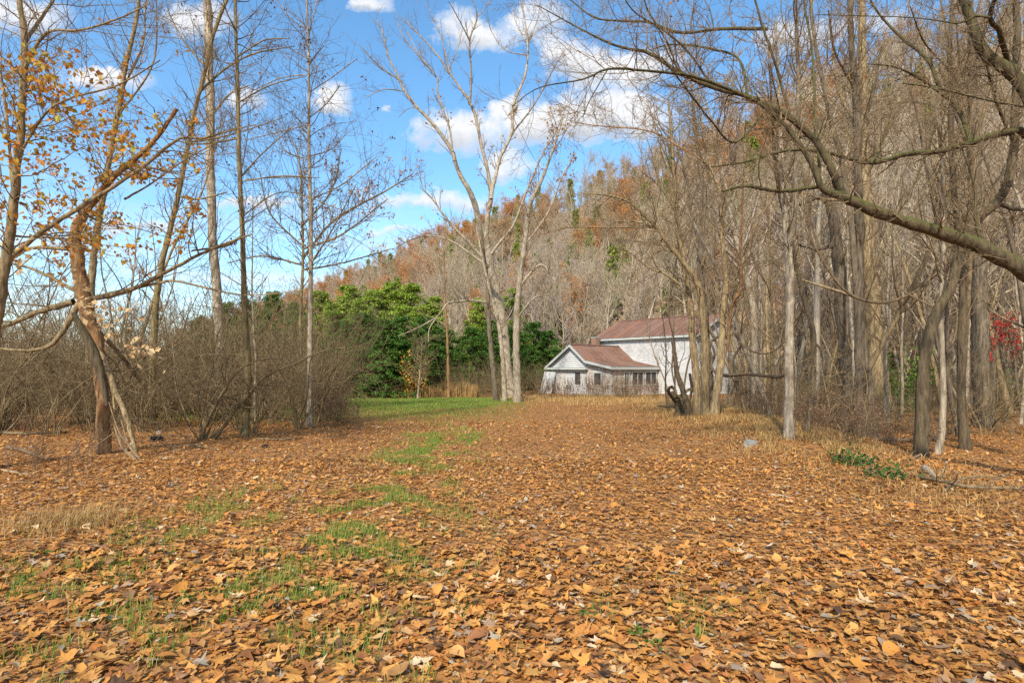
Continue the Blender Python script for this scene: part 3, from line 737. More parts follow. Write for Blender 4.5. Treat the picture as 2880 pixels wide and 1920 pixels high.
snag = tree('broken_snag', 'split orange brown snag with torn limbs and pale splintered wood at its foot', [(294, 1274, 42), (285, 1110, 44), (271, 970, 46), (239, 857, 48), (222, 740, 46), (211, 660, 40), (257, 574, 27), (321, 496, 23), (390, 440, 19), (450, 376, 16), (497, 306, 14)],
     [[(207, 848, 26), (115, 875, 20), (0, 921, 15), (-90, 935, 10)], [(225, 850, 24), (180, 925, 20), (135, 975, 16), (60, 985, 10), (-40, 975, 8)],
      [(248, 843, 22), (367, 815, 17), (459, 769, 14), (597, 700, 10), (707, 659, 6)], [(260, 836, 12), (441, 797, 10), (505, 792, 9), (643, 824, 7), (730, 829, 4), (860, 815, 3)],
      [(215, 820, 14), (100, 760, 10), (0, 735, 7)], [(200, 700, 16), (80, 700, 12), (0, 760, 10), (-60, 790, 8)],
      [(257, 907, 15), (340, 999, 14), (395, 1072, 13)], [(395, 1060, 6), (470, 1110, 5), (487, 1165, 3)],
      [(220, 902, 22), (294, 1017, 22), (321, 1090, 20), (358, 1178, 18), (388, 1293, 12)],
      [(262, 950, 14), (300, 1040, 16), (316, 1090, 12), (322, 1150, 8)], [(350, 560, 8), (420, 520, 6), (520, 450, 5), (650, 380, 3)]],
     mat_='bark_orange', leaves=900, leafm='leaf_gold', leaf_size=0.08, leaf_box=(100, 330, 560, 700), l1=3.4, l2=5, l3=3, depth_spread=0.7, up=0.05, t_from=0.5, flare=1.2, lim_mat='bark_tan', L1=(0.5, 1.3))
b_ = Bag(); dS = depth_of(330, 1290) * 0.985       # splinters of pale wood at the snag's foot
for (p0, p1, w) in (((322, 1200), (402, 1306), 13), ((340, 1180), (414, 1312), 7), ((306, 1130), (392, 1285), 6)):
    P, R = limb_pts([(p0[0], p0[1], w * 0.4), ((p0[0] + p1[0]) / 2 - 12, (p0[1] + p1[1]) / 2 + 10, w), (p1[0], p1[1], w * 0.3)], dS, dS - 0.1, RNG, 10)
    V, F = tubes(P[None], R[None], 6); b_.add(V, F)
link('splintered_wood', b_.mesh('splintered_wood', M['wood_pale'], False, snag.location), snag)['label'] = 'pale splintered wood at the foot of the snag'
b_ = Bag()
P, R = limb_pts([(207, 880, 16), (262, 985, 34), (290, 1080, 26), (300, 1140, 8)], dS - 0.12, dS - 0.12, RNG, 12); b_.add(*tubes(P[None], R[None], 8))
link('torn_bark', b_.mesh('torn_bark', M['bark_dark'], True, snag.location), snag)

# hanging pale dry leaves on the snag
c = np.array([at(x, y, dS - 0.3) for x, y in [(225, 790), (235, 860), (260, 870), (300, 900), (330, 945), (370, 960), (390, 985), (350, 870), (60, 700), (40, 720), (190, 760)]])
V, F = leaf_quads(np.repeat(c, 16, 0) + RNG.normal(size=(len(c) * 16, 3)) * np.array([0.11, 0.1, 0.10]), 0.10, RNG, 1.5)
link('dry_leaves', mesh_np('dry_leaves', V - np.array(snag.location), [F], M['leaf_buff'], smooth=False), snag, kind='stuff')

tree('bare_tree', 'slender tan tree rising straight behind the split snag', [(250, 1180, 30), (255, 850, 26), (262, 740, 24), (275, 643, 22), (298, 505, 20), (317, 390, 19), (340, 275, 18), (353, 184, 16), (376, 92, 14), (392, -10, 12), (400, -150, 8)],
     [[(345, 250, 8), (400, 130, 7), (410, 0, 5)], [(330, 330, 7), (430, 180, 6), (440, 0, 4)]], d=15, mat_='bark_tan', l1=4, l2=5, l3=2, up=0.3, leaves=160, leafm='leaf_gold')
tree('bare_tree', 'leaning olive barked tree crossing in front of the pale poplar', [(425, 1190, 26), (430, 1000, 25), (441, 834, 23), (459, 719, 21), (473, 666, 20), (500, 551, 18), (523, 436, 17), (546, 321, 16), (574, 207, 15), (601, 92, 14), (638, 0, 12), (690, -120, 8)],
     [[(500, 551, 8), (560, 560, 7), (640, 540, 4)], [(560, 260, 9), (640, 190, 8), (720, 150, 6), (830, 130, 3)], [(530, 400, 8), (600, 390, 7), (680, 370, 5), (800, 330, 3)]], d=14, mat_='bark_olive', l1=4.5, l2=5, l3=2, up=0.25, leaves=150, leafm='leaf_dark', leaf_size=0.07)
tree('poplar_tree', 'tall straight pale grey poplar, thickest trunk above the left thicket', [(622, 1200, 40), (617, 925, 36), (610, 811, 33), (597, 650, 31), (592, 459, 30), (592, 321, 29), (588, 138, 28), (583, 0, 27), (580, -200, 24)],
     [[(592, 330, 10), (640, 270, 7), (700, 240, 5)], [(590, 200, 9), (520, 120, 7), (470, 30, 5)]], d=19, mat_='bark_pale', l1=3.0, l2=5, l3=2, t_from=0.4, L1=(0.8, 2.0))
tree('young_tree', 'straight olive sapling with smooth bark beside the pale poplar', [(687, 1228, 27), (692, 1155, 25), (699, 1063, 24), (694, 971, 23), (685, 788, 21), (683, 673, 19), (680, 620, 18), (673, 459, 16), (669, 275, 14), (664, 115, 12), (662, 0, 11), (660, -160, 7)],
     [[(676, 500, 6), (740, 430, 5), (830, 350, 3)], [(670, 160, 6), (740, 115, 5), (815, 108, 3)], [(668, 290, 6), (760, 240, 5), (860, 215, 3)], [(672, 390, 7), (560, 405, 6), (470, 390, 4)], [(684, 660, 9), (640, 690, 9), (540, 705, 7)], [(690, 600, 5), (800, 540, 4), (960, 590, 3)], [(684, 510, 5), (790, 495, 4), (900, 500, 3)]],
     mat_='bark_olive', twig='twig_dark', l1=5.5, l2=5, l3=3, t_from=0.3, up=0.2, leaves=240, leafm='leaf_dark', leaf_size=0.06, ang=(55, 85), L1=(0.6, 1.7))
tree('young_tree', 'thin pale banded sapling at the edge of the green clearing', [(871, 1200, 22), (871, 1132, 19), (872, 1017, 19), (873, 857, 18), (874, 696, 16), (873, 574, 14), (869, 413, 11), (869, 230, 9), (866, 92, 8), (862, -10, 6), (860, -140, 4)],
     [[(873, 560, 5), (960, 520, 5), (1060, 440, 3)], [(870, 440, 5), (930, 420, 4), (980, 370, 3)], [(872, 330, 5), (920, 290, 4), (955, 240, 3)], [(869, 260, 5), (930, 220, 4), (1005, 165, 3)], [(868, 100, 4), (885, 30, 4), (895, -30, 3)], [(870, 210, 4), (790, 220, 4), (700, 260, 3)], [(870, 350, 5), (790, 370, 4), (690, 395, 3)], [(875, 740, 8), (920, 670, 6), (970, 580, 4), (1000, 520, 3)], [(872, 450, 4), (800, 420, 4), (765, 330, 3)], [(876, 500, 4), (800, 498, 4), (690, 505, 3)], [(868, 85, 4), (820, 55, 4), (780, 0, 3)]],
     mat_='bark_pale', twig='twig_dark', l1=4.6, l2=5, l3=2, t_from=0.3, up=0.2, leaves=240, leafm='leaf_dark', leaf_size=0.07, ang=(45, 75), L1=(0.6, 1.5))
tree('bare_tree', 'small spreading tree with tan leaves behind the banded sapling', [(850, 1150, 14), (845, 900, 12), (852, 740, 10), (850, 600, 8), (845, 480, 6), (830, 400, 4)],
     [[(850, 730, 9), (940, 620, 8), (1080, 540, 6), (1160, 490, 4)], [(852, 700, 8), (960, 660, 7), (1090, 560, 4)], [(850, 760, 8), (960, 740, 6), (1100, 700, 4)], [(846, 640, 7), (930, 540, 6), (960, 420, 4)], [(848, 690, 7), (760, 600, 6), (730, 480, 4)], [(850, 745, 8), (740, 720, 6), (640, 740, 4)]],
     d=22, mat_='bark_olive', twig='twig_dark', l1=5, l2=6, l3=3, leaves=520, leafm='leaf_tan', leaf_size=0.12, leaf_box=(840, 420, 1200, 700), L1=(0.7, 1.8), rmin=0.004)

# centre
WF[0] = 0.66
tree('walnut_tree', 'tall vase shaped tree with forked grey trunk on the lawn beside the house', [(1440, 1117, 46), (1432, 1060, 40), (1425, 1010, 38), (1416, 915, 36), (1400, 843, 34), (1385, 774, 33), (1378, 745, 34), (1366, 670, 30), (1350, 629, 26), (1331, 560, 23), (1290, 485, 18), (1269, 423, 16), (1224, 356, 14), (1178, 307, 12), (1137, 257, 10), (1120, 215, 8), (1091, 157, 6), (1079, 99, 5), (1058, 54, 3)],
     [[(1376, 720, 26), (1366, 650, 24), (1381, 560, 20), (1377, 506, 17), (1356, 414, 15), (1340, 344, 12), (1323, 290, 11), (1265, 207, 8), (1215, 137, 6), (1128, 46, 3)],
      [(1323, 290, 8), (1325, 207, 8), (1321, 116, 7), (1342, 50, 5), (1331, 0, 3)], [(1321, 116, 5), (1290, 54, 4), (1262, 5, 3)], [(1342, 50, 4), (1375, 10, 3), (1390, -30, 2)],
      [(1381, 560, 17), (1385, 530, 16), (1406, 447, 14), (1439, 373, 13), (1443, 298, 12), (1472, 228, 10), (1485, 157, 8), (1477, 62, 6), (1464, -10, 4)],
      [(1439, 377, 8), (1505, 290, 6), (1568, 174, 4), (1590, 140, 3)], [(1485, 157, 5), (1420, 140, 4), (1380, 85, 3), (1375, 60, 2)], [(1478, 120, 4), (1450, 60, 3), (1440, 20, 2)], [(1480, 130, 4), (1510, 60, 3), (1520, 0, 2)],
      [(1120, 224, 6), (1066, 186, 5), (1012, 128, 3)], [(1273, 427, 9), (1265, 365, 8), (1232, 265, 7), (1224, 211, 6), (1137, 108, 4), (1108, 25, 2)], [(1224, 211, 4), (1185, 165, 3), (1145, 90, 2)], [(1265, 207, 5), (1240, 100, 4), (1200, 10, 2)], [(1260, 200, 4), (1290, 130, 3), (1300, 80, 2)],
      [(1381, 717, 14), (1407, 680, 13), (1441, 639, 11), (1463, 585, 9), (1481, 539, 8), (1530, 423, 7), (1555, 390, 5), (1580, 330, 3)],
      [(1378, 749, 12), (1331, 695, 12), (1262, 623, 9), (1221, 566, 7), (1190, 530, 5), (1180, 480, 3)], [(1375, 752, 11), (1315, 708, 10), (1259, 673, 8), (1193, 664, 6), (1120, 690, 4)], [(1137, 257, 5), (1080, 252, 4), (1030, 275, 3)],
      [(1391, 865, 12), (1363, 849, 11), (1312, 846, 10), (1259, 853, 9), (1234, 887, 8), (1174, 922, 5), (1120, 945, 3)], [(1259, 853, 6), (1210, 920, 5), (1205, 960, 3)], [(1176, 305, 4), (1150, 305, 3), (1120, 330, 2)]],
     mat_='bark_pale', twig='twig', l1=1.8, l2=4, l3=2, t_from=0.55, up=0.3, leaves=420, leafm='leaf_tan', leaf_size=0.16, leaf_box=(1130, 250, 1640, 720), L1=(0.6, 1.9), rmin=0.006, depth_spread=2.5, ang=(30, 60))
tree('bare_tree', 'pale second trunk standing close behind the vase shaped tree', [(1456, 1114, 34), (1452, 1000, 30), (1454, 875, 27), (1463, 780, 25), (1476, 686, 22), (1489, 580, 18), (1518, 518, 14), (1551, 435, 10), (1575, 360, 6), (1590, 300, 4)],
     [[(1460, 810, 14), (1490, 770, 12), (1525, 745, 10), (1560, 790, 6)], [(1458, 890, 10), (1500, 840, 8), (1545, 825, 4)], [(1476, 690, 10), (1540, 600, 8), (1580, 500, 5), (1620, 430, 3)]], d=31.5, mat_='bark_pale', l1=2, l2=5, l3=2, up=0.3, leaves=260, leafm='leaf_tan', leaf_size=0.16, leaf_box=(1450, 280, 1700, 560), rmin=0.006, L1=(0.7, 2))
tree('bare_tree', 'thin pale trunk crossing low behind the vase shaped tree', [(1420, 1112, 22), (1413, 1000, 19), (1400, 900, 16), (1381, 827, 13), (1360, 740, 10), (1340, 640, 6)], [], d=33, mat_='bark_pale', l1=2.5, l2=4, l3=2, rmin=0.006)
tree('bare_tree', 'short grey trunk on the house-free side of the vase shaped tree', [(1396, 1114, 24), (1384, 1010, 22), (1375, 906, 18), (1372, 800, 14), (1360, 700, 9), (1350, 600, 5)], [], d=34, mat_='bark_grey', l1=2.5, l2=4, l3=2, rmin=0.006)
tree('young_tree', 'little bare tree with pale stem before the tall dry weeds', [(1174, 1122, 8), (1180, 1060, 6), (1185, 1000, 4), (1188, 950, 3)], [], d=38, mat_='bark_pale', l1=16, l2=5, l3=1, t_from=0.2, ang=(60, 90), L1=(0.8, 1.6), rmin=0.008)
tree('dead_tree', 'reddish dead trunk standing before the dark evergreens', [(1262, 1110, 14), (1258, 950, 10), (1252, 850, 7), (1248, 700, 5)], [], d=40, mat_='bark_orange', l1=3, l2=3, l3=1, rmin=0.008)

# right: clump beside the house
WF[0] = 0.72
GR = 'stems of the clump hiding the house corner'
tree('bare_tree', 'slim grey stem of the clump, nearest the roof ridge', [(1962, 1170, 30), (1957, 1040, 28), (1945, 930, 25), (1945, 878, 24), (1932, 795, 22), (1919, 712, 20), (1906, 639, 17), (1899, 546, 15), (1890, 400, 12), (1880, 280, 8)], [[(1919, 700, 9), (1900, 600, 8), (1850, 520, 6), (1800, 480, 4)]], mat_='bark_tan', l1=5, l2=6, l3=3, L1=(0.8, 1.8), group=None, rmin=0.004)
tree('bare_tree', 'clump stem with a cut knot that arches far over the house roof', [(1986, 1172, 36), (1982, 1040, 33), (1982, 962, 30), (1976, 883, 28), (1965, 805, 26), (1926, 742, 20), (1879, 686, 17), (1853, 646, 15), (1813, 606, 13), (1766, 566, 10), (1700, 548, 7), (1640, 545, 4)],
     [[(1853, 646, 9), (1800, 625, 8), (1740, 622, 6), (1680, 610, 4)], [(1920, 740, 8), (1860, 640, 7), (1840, 560, 6), (1780, 505, 4)], [(1913, 800, 9), (1870, 770, 8), (1830, 755, 7), (1770, 710, 5), (1740, 690, 3)], [(1840, 640, 7), (1720, 640, 6), (1600, 640, 5), (1520, 660, 3)]], mat_='bark_tan', l1=6, l2=7, l3=3, L1=(0.8, 1.9), up=0.0, rmin=0.004)
tree('bare_tree', 'straight clump stem rising behind the knotted one', [(2004, 1170, 32), (1989, 1000, 30), (1982, 878, 27), (1972, 795, 25), (1967, 712, 22), (1975, 646, 20), (1982, 546, 17), (1968, 470, 14), (1950, 300, 10), (1940, 180, 6)], [[(1970, 700, 12), (1945, 610, 10), (1935, 520, 8), (1900, 400, 5)]], d=20, mat_='bark_grey', l1=5, l2=6, l3=3, L1=(0.8, 2), rmin=0.004)
tree('bare_tree', 'wavy clump stem in front of the white gable end', [(2008, 1170, 34), (2020, 1080, 30), (2028, 1000, 27), (2032, 911, 25), (2038, 845, 23), (2042, 779, 20), (2035, 712, 17), (2027, 613, 14), (2022, 530, 12), (1999, 470, 10), (1980, 380, 8), (1960, 250, 4)],
     [[(2045, 990, 12), (2052, 895, 12), (2060, 850, 12), (2085, 812, 14), (2081, 729, 11), (2085, 629, 8), (2090, 500, 5)], [(2020, 525, 9), (1991, 465, 8), (1909, 412, 7), (1822, 368, 6), (1681, 354, 4), (1608, 344, 3)]], mat_='bark_tan', l1=6, l2=7, l3=3, L1=(0.7, 1.8), lim_mat='bark_orange', rmin=0.004)
tree('dead_stump', 'broken dark stub leaning out of the clump toward the house', [(1940, 1172, 26), (1925, 1110, 22), (1905, 1050, 18), (1896, 985, 16), (1893, 960, 15)], [], mat_='bark_dark', l1=1.5, l2=2, l3=0, cat='stump')
tree('uprooted_stump', 'low black uprooted stump with stubby arms under the clump', [(1916, 1168, 34), (1906, 1130, 24), (1890, 1100, 12)], [[(1900, 1130, 14), (1880, 1100, 12), (1890, 1085, 8)], [(1900, 1140, 12), (1870, 1142, 9), (1850, 1140, 6)], [(1905, 1120, 14), (1930, 1100, 10), (1945, 1090, 7)]], mat_='bark_dark', l1=0.5, l2=0, l3=0, cat='stump', t_from=0.8)

# right: the wood
WF[0] = 0.88
tree('bare_tree', 'straight pale trunk forking high, first beside the straw bank', [(2219, 1235, 30), (2219, 1048, 27), (2219, 948, 26), (2222, 799, 25), (2217, 700, 24), (2211, 646, 20), (2204, 546, 18), (2195, 400, 14), (2190, 240, 10), (2180, 60, 6)],
     [[(2217, 690, 18), (2231, 629, 18), (2237, 530, 17), (2240, 436, 16), (2245, 240, 13), (2240, 60, 10), (2235, -80, 6)]], mat_='bark_pale', l1=6, l2=6, l3=3, L1=(0.6, 1.6))
tree('bare_tree', 'thin dark snaking trunk beside the pale forked one', [(2269, 1222, 17), (2285, 1098, 16), (2287, 948, 16), (2264, 849, 15), (2239, 749, 14), (2219, 650, 13), (2195, 560, 12), (2180, 450, 10), (2170, 300, 7), (2160, 120, 4)], [[(2287, 960, 7), (2310, 990, 6), (2320, 1080, 6), (2345, 1180, 5)]], mat_='bark_dark', l1=6, l2=6, l3=3, L1=(0.5, 1.4))
tree('dead_tree', 'thick grey trunk whose snapped top bends over sideways', [(2390, 1190, 48), (2388, 1123, 42), (2371, 899, 38), (2359, 749, 36), (2349, 650, 34), (2335, 575, 30), (2310, 553, 22), (2280, 560, 16), (2250, 577, 12)], [[(2345, 690, 12), (2300, 700, 11), (2250, 690, 7)]], d=15.5, mat_='bark_grey', l1=2.5, l2=5, l3=2)
tree('bare_tree', 'slim grey trunk standing before the broad tan one', [(2418, 1225, 36), (2418, 1098, 30), (2418, 948, 28), (2413, 824, 27), (2421, 650, 26), (2415, 606, 25), (2410, 339, 22), (2396, 145, 18), (2391, 0, 15), (2388, -140, 10)], [[(2412, 380, 9), (2450, 280, 8), (2480, 130, 5)], [(2405, 250, 8), (2350, 150, 7), (2330, 30, 4)]], d=12.5, mat_='bark_grey', l1=6, l2=6, l3=3, L1=(0.6, 1.7))
tree('bare_tree', 'broad tan trunk with flared foot, stoutest in the wood', [(2484, 1185, 78), (2470, 1090, 62), (2463, 998, 56), (2448, 824, 48), (2438, 650, 42), (2432, 500, 36), (2428, 300, 28), (2425, 100, 22), (2420, -100, 16)], [[(2432, 500, 12), (2480, 400, 10), (2520, 260, 6)], [(2430, 380, 12), (2360, 260, 9), (2340, 120, 5)]], d=18, mat_='bark_tan', l1=4, l2=6, l3=3, flare=1.15, L1=(0.8, 2.2), rmin=0.004)
tree('bare_tree', 'dark leaning trunk that bends away under the mossy limb', [(2592, 1284, 40), (2592, 1147, 36), (2597, 1023, 33), (2627, 899, 32), (2677, 799, 30), (2697, 715, 29), (2745, 620, 27), (2810, 560, 26), (2846, 460, 25), (2856, 315, 23), (2860, 120, 20), (2858, -60, 15)], [[(2800, 570, 13), (2860, 590, 11), (2920, 580, 8)], [(2850, 400, 10), (2800, 280, 8), (2760, 120, 5)], [(2745, 620, 10), (2690, 610, 8), (2630, 560, 5)]], mat_='bark_dark', l1=6, l2=6, l3=3, L1=(0.5, 1.4))
tree('bare_tree', 'stout tan trunk between the dark leaner and the red leaved sapling', [(2765, 1220, 56), (2763, 1150, 50), (2756, 998, 46), (2751, 749, 42), (2748, 580, 38), (2740, 440, 33), (2735, 250, 26), (2730, 60, 18)], [[(2740, 440, 12), (2690, 330, 10), (2640, 180, 6)]], d=15, mat_='bark_grey', l1=5, l2=6, l3=3, L1=(0.8, 2))
tree('bare_tree', 'narrow dark trunk close behind the dark leaner', [(2714, 1264, 28), (2706, 1150, 24), (2704, 998, 22), (2707, 799, 20), (2690, 600, 18), (2677, 436, 16), (2672, 145, 12), (2680, -40, 8)], [[(2680, 440, 9), (2730, 330, 8), (2700, 180, 6), (2690, 60, 4)], [(2672, 200, 6), (2600, 120, 5), (2560, 20, 3)]], mat_='bark_dark', l1=6, l2=6, l3=3, L1=(0.5, 1.5))
WF[0] = 0.76
moss = tree('leaning_tree', 'great mossy tree sending a heavy low limb across the right side', [(3130, 1340, 130), (3090, 1150, 105), (3040, 980, 92), (2970, 850, 75), (2880, 762, 60), (2764, 698, 52), (2700, 670, 48), (2585, 635, 42), (2439, 587, 38), (2371, 553, 34), (2308, 524, 26), (2284, 460, 20), (2211, 359, 17), (2134, 291, 14), (2050, 250, 10)],
     [[(2371, 553, 27), (2304, 412, 23), (2221, 330, 22), (2160, 300, 21), (2103, 271, 18), (2006, 247, 17), (1909, 204, 15), (1827, 150, 12), (1739, 131, 9), (1633, 82, 6), (1511, 15, 3)],
      [(2060, 255, 11), (1980, 225, 11), (1909, 208, 10), (1800, 198, 9), (1710, 194, 8), (1642, 223, 6), (1516, 247, 4), (1440, 300, 3)], [(1710, 194, 5), (1660, 280, 4), (1640, 330, 3)],
      [(2308, 524, 16), (2197, 538, 14), (2100, 524, 12), (2030, 538, 8)], [(2308, 524, 9), (2294, 339, 9), (2284, 145, 8), (2260, 0, 7), (2250, -80, 5)],
      [(2225, 335, 9), (2180, 180, 9), (2140, 60, 8), (2110, -60, 6)], [(2006, 247, 9), (1930, 140, 8), (1840, 60, 6), (1800, -30, 4)], [(2103, 271, 10), (2080, 170, 9), (2010, 140, 8), (1900, 125, 6), (1830, 140, 4)],
      [(1909, 204, 7), (1860, 90, 6), (1780, 30, 5), (1740, -40, 3)], [(2160, 300, 8), (2070, 400, 8), (2000, 340, 6), (1930, 250, 6), (1860, 160, 4)],
      [(3040, 980, 60), (3000, 700, 54), (2940, 420, 48), (2880, 244, 44), (2846, 204, 40), (2779, 160, 38), (2745, 97, 34), (2706, -10, 30), (2660, -120, 24)],
      [(2950, 450, 30), (2880, 374, 25), (2827, 373, 24), (2730, 402, 22), (2640, 425, 20), (2536, 436, 17), (2449, 460, 15), (2333, 431, 12), (2220, 422, 10), (2100, 455, 7), (2000, 470, 4)],
      [(2449, 460, 9), (2480, 410, 8), (2490, 360, 6)], [(2730, 402, 14), (2710, 340, 14), (2680, 290, 13), (2640, 240, 13), (2610, 170, 12), (2540, 110, 10), (2480, 50, 8), (2430, -30, 5)],
      [(2680, 290, 10), (2600, 230, 9), (2520, 190, 7), (2440, 180, 4)], [(2846, 204, 20), (2810, 90, 18), (2785, 50, 16), (2810, -40, 10)], [(2785, 50, 10), (2740, 46, 9), (2700, 66, 6), (2560, 50, 4), (2300, 42, 3)],
      [(2880, 300, 8), (2790, 285, 7), (2640, 250, 6), (2540, 235, 4)], [(2764, 698, 14), (2745, 620, 12), (2740, 520, 9), (2700, 400, 5)], [(2160, 82, 12), (2030, 82, 12), (1914, 92, 10), (1822, 63, 8), (1681, 53, 6), (1604, 0, 4)]],
     d=6.6, mat_='bark_moss', twig='twig', l1=7.5, l2=6, l3=3, t_from=0.45, up=0.15, L1=(0.35, 1.05), L2=(0.3, 0.6), depth_spread=1.6, flare=1.3, rmin=0.0022, leaves=80, leafm='leaf_tan', leaf_size=0.06)
WF[0] = 0.88
tree('red_sapling', 'small sapling with crimson leaves at the edge of the wood', [(2880, 1190, 10), (2860, 1080, 8), (2850, 980, 6), (2830, 900, 4)], [[(2855, 1000, 5), (2900, 950, 4), (2930, 900, 3)], [(2852, 990, 4), (2800, 960, 3), (2770, 930, 2)]], d=17, mat_='bark_grey', l1=9, l2=5, l3=2, t_from=0.5, leaves=700, leafm='leaf_red', leaf_size=0.09, leaf_box=(2780, 880, 2990, 1010), L1=(0.4, 0.9), rmin=0.004)

def vine(label, pts, d, w, d1=0.0):
    rows = [(x, y, w) for x, y in pts]
    P, R = limb_pts(rows, d, d + d1, RNG, 40)
    V, F = tubes(P[None], R[None], 6)
    o = link('vine', mesh_np('vine', V - P[0], [F], M['twig_dark']), None, P[0]); tag(o, label, 'vine', 'woody vines slung in the wood'); return o
vine('thin dark vine coiled over the uprooted stump', [(1935, 1165), (1890, 1150), (1876, 1110), (1884, 1088), (1900, 1100), (1896, 1140), (1925, 1150), (1945, 1100), (1940, 1050)], 18.6, 9)
vine('slack thin vine hanging from the arching clump stem over the house roof', [(1905, 720), (1890, 800), (1880, 880), (1895, 960), (1890, 1040), (1905, 1120), (1900, 1168)], 18.0, 5)
vine('wiry vine twisting up the straight clump stem', [(2000, 1160), (1975, 1080), (2010, 1000), (1985, 930), (1995, 850), (1965, 780), (1985, 700), (1960, 620)], 18.9, 7)
vine('crooked vine leaning across the white gable end', [(2060, 1165), (2075, 1080), (2062, 1010), (2110, 930), (2095, 850), (2130, 770), (2110, 690), (2140, 600)], 18.4, 8)
vine('fine looping vine slung between the clump and the snaking trunk', [(2040, 840), (2060, 930), (2110, 985), (2170, 990), (2230, 930), (2262, 850)], 16.5, 5, -3)
vine('long woody vine sagging in a loop across the thick grey trunks', [(2279, 560), (2279, 660), (2324, 749), (2379, 819), (2448, 849), (2518, 844), (2600, 800), (2650, 720)], 11, 9)
vine('gnarled vine looped like a ring before the white gable end', [(1992, 1060), (2003, 1010), (1994, 975), (2012, 950), (2040, 948), (2068, 938), (2082, 962), (2094, 985), (2086, 1012), (2093, 1040), (2070, 1072), (2055, 1110)], 18.2, 8)
vine('dark vine running level from the clump to the pale forked trunk', [(1992, 1020), (2010, 1045), (2040, 1056), (2100, 1052), (2160, 1058), (2190, 1060), (2215, 1050)], 17.5, 10, -5)

# ------------------------------------------------------------------ shrubs, saplings and weeds: one of each kind, then copies
def proto_shrub(seed, nst=16, h=2.8, lean=0.45, tw=5, twig='twig_scrub', r0=0.012, name='bare_shrub', rows=3):
    rng = np.random.default_rng(seed)
    root = thing(name, 'x', 'shrub', (0, 0, 0))
    m = 10; P = np.empty((nst, m, 3)); arch = np.where(rng.uniform(size=nst) < 0.3, rng.uniform(0.12, 0.3, nst), 0.0); a = rng.uniform(0, 2 * np.pi, nst); rr = rng.uniform(0, 0.22, nst)
    P[:, 0] = np.stack([rr * np.cos(a), rr * np.sin(a), np.full(nst, -0.03)], 1)
    d = norm(np.stack([np.cos(a) * lean * rng.uniform(0.2, 1.2, nst), np.sin(a) * lean * rng.uniform(0.2, 1.2, nst), np.ones(nst)], 1))
    st = (h * rng.uniform(0.6, 1.1, nst) / (m - 1))[:, None]
    for k in range(1, m):
        d = norm(d + rng.normal(size=(nst, 3)) * 0.15 + np.stack([np.cos(a), np.sin(a), np.zeros(nst)], 1) * 0.03 + arch[:, None] * np.array([0, 0, -1.0])); P[:, k] = P[:, k - 1] + d * st
    P[:, 1:, 2] = np.maximum(P[:, 1:, 2], 0.05); R = r0 * (0.5 + 1.6 * rng.uniform(size=nst) ** 3)[:, None] * np.linspace(1, 0.3, m)[None]
    V, F = tubes(P, R, 5); link('stem_clump', mesh_np('stem_clump', V, [F], M[twig]), root, kind='stuff')
    b = Bag(); p1, r1 = sprout(P, R, np.full(nst, tw * 2), rng, t=(0.12, 1), ang=(25, 85), L=(0.3, 1.1), m=6, wig=0.24, up=0.05, abslen=True, rfac=0.6, rmin=0.004); b.add(*tubes(p1, r1, 3))
    p2, r2 = sprout(p1, r1, np.full(len(p1), max(2, tw - 1)), rng, ang=(30, 70), L=(0.3, 0.7), m=4, wig=0.22, rfac=0.7, rmin=0.003); b.add(*tubes(p2, r2, 3))
    link('crown', b.mesh('crown', M[twig]), root, kind='stuff')
    return root

def proto_sapling(seed, h=7, r0=0.045, bark_='bark_pale', twig='twig', name='bare_sapling', n1=16, crook=0.05, cat='sapling'):
    rng = np.random.default_rng(seed); root = thing(name, 'x', cat, (0, 0, 0))
    m = 18; P = np.zeros((1, m, 3)); d = np.array([0.0, 0, 1]); st = h / (m - 1); P[0, 0, 2] = -0.05
    ln = rng.normal(size=3) * 0.1; d = d + ln
    for k in range(1, m):
        d = d + rng.normal(size=3) * crook; d[2] = max(d[2], 0.6); d /= np.linalg.norm(d); P[0, k] = P[0, k - 1] + d * st
    R = r0 * np.linspace(1, 0.2, m)[None] * (1 + 0.4 * np.exp(-np.arange(m) * 1.3))[None]
    V, F = tubes(P, R, 8); link('trunk', mesh_np('trunk', V, [F], M[bark_]), root)
    b = Bag(); p1, r1 = sprout(P, R, np.array([n1]), rng, t=(0.22, 1), ang=(35, 75), L=(0.08, 0.26), m=8, wig=0.14, up=0.25, rfac=0.5, rmin=0.006); b.add(*tubes(p1, r1, 4))
    p2, r2 = sprout(p1, r1, np.full(len(p1), 5), rng, ang=(30, 65), L=(0.25, 0.55), m=5, wig=0.15, up=0.1, rfac=0.65, rmin=0.004); b.add(*tubes(p2, r2, 3))
    p3, r3 = sprout(p2, r2, np.full(len(p2), 3), rng, ang=(30, 65), L=(0.3, 0.6), m=4, wig=0.15, rfac=0.7, rmin=0.003); b.add(*tubes(p3, r3, 3))
    link('crown', b.mesh('crown', M[twig]), root, kind='stuff')
    return root

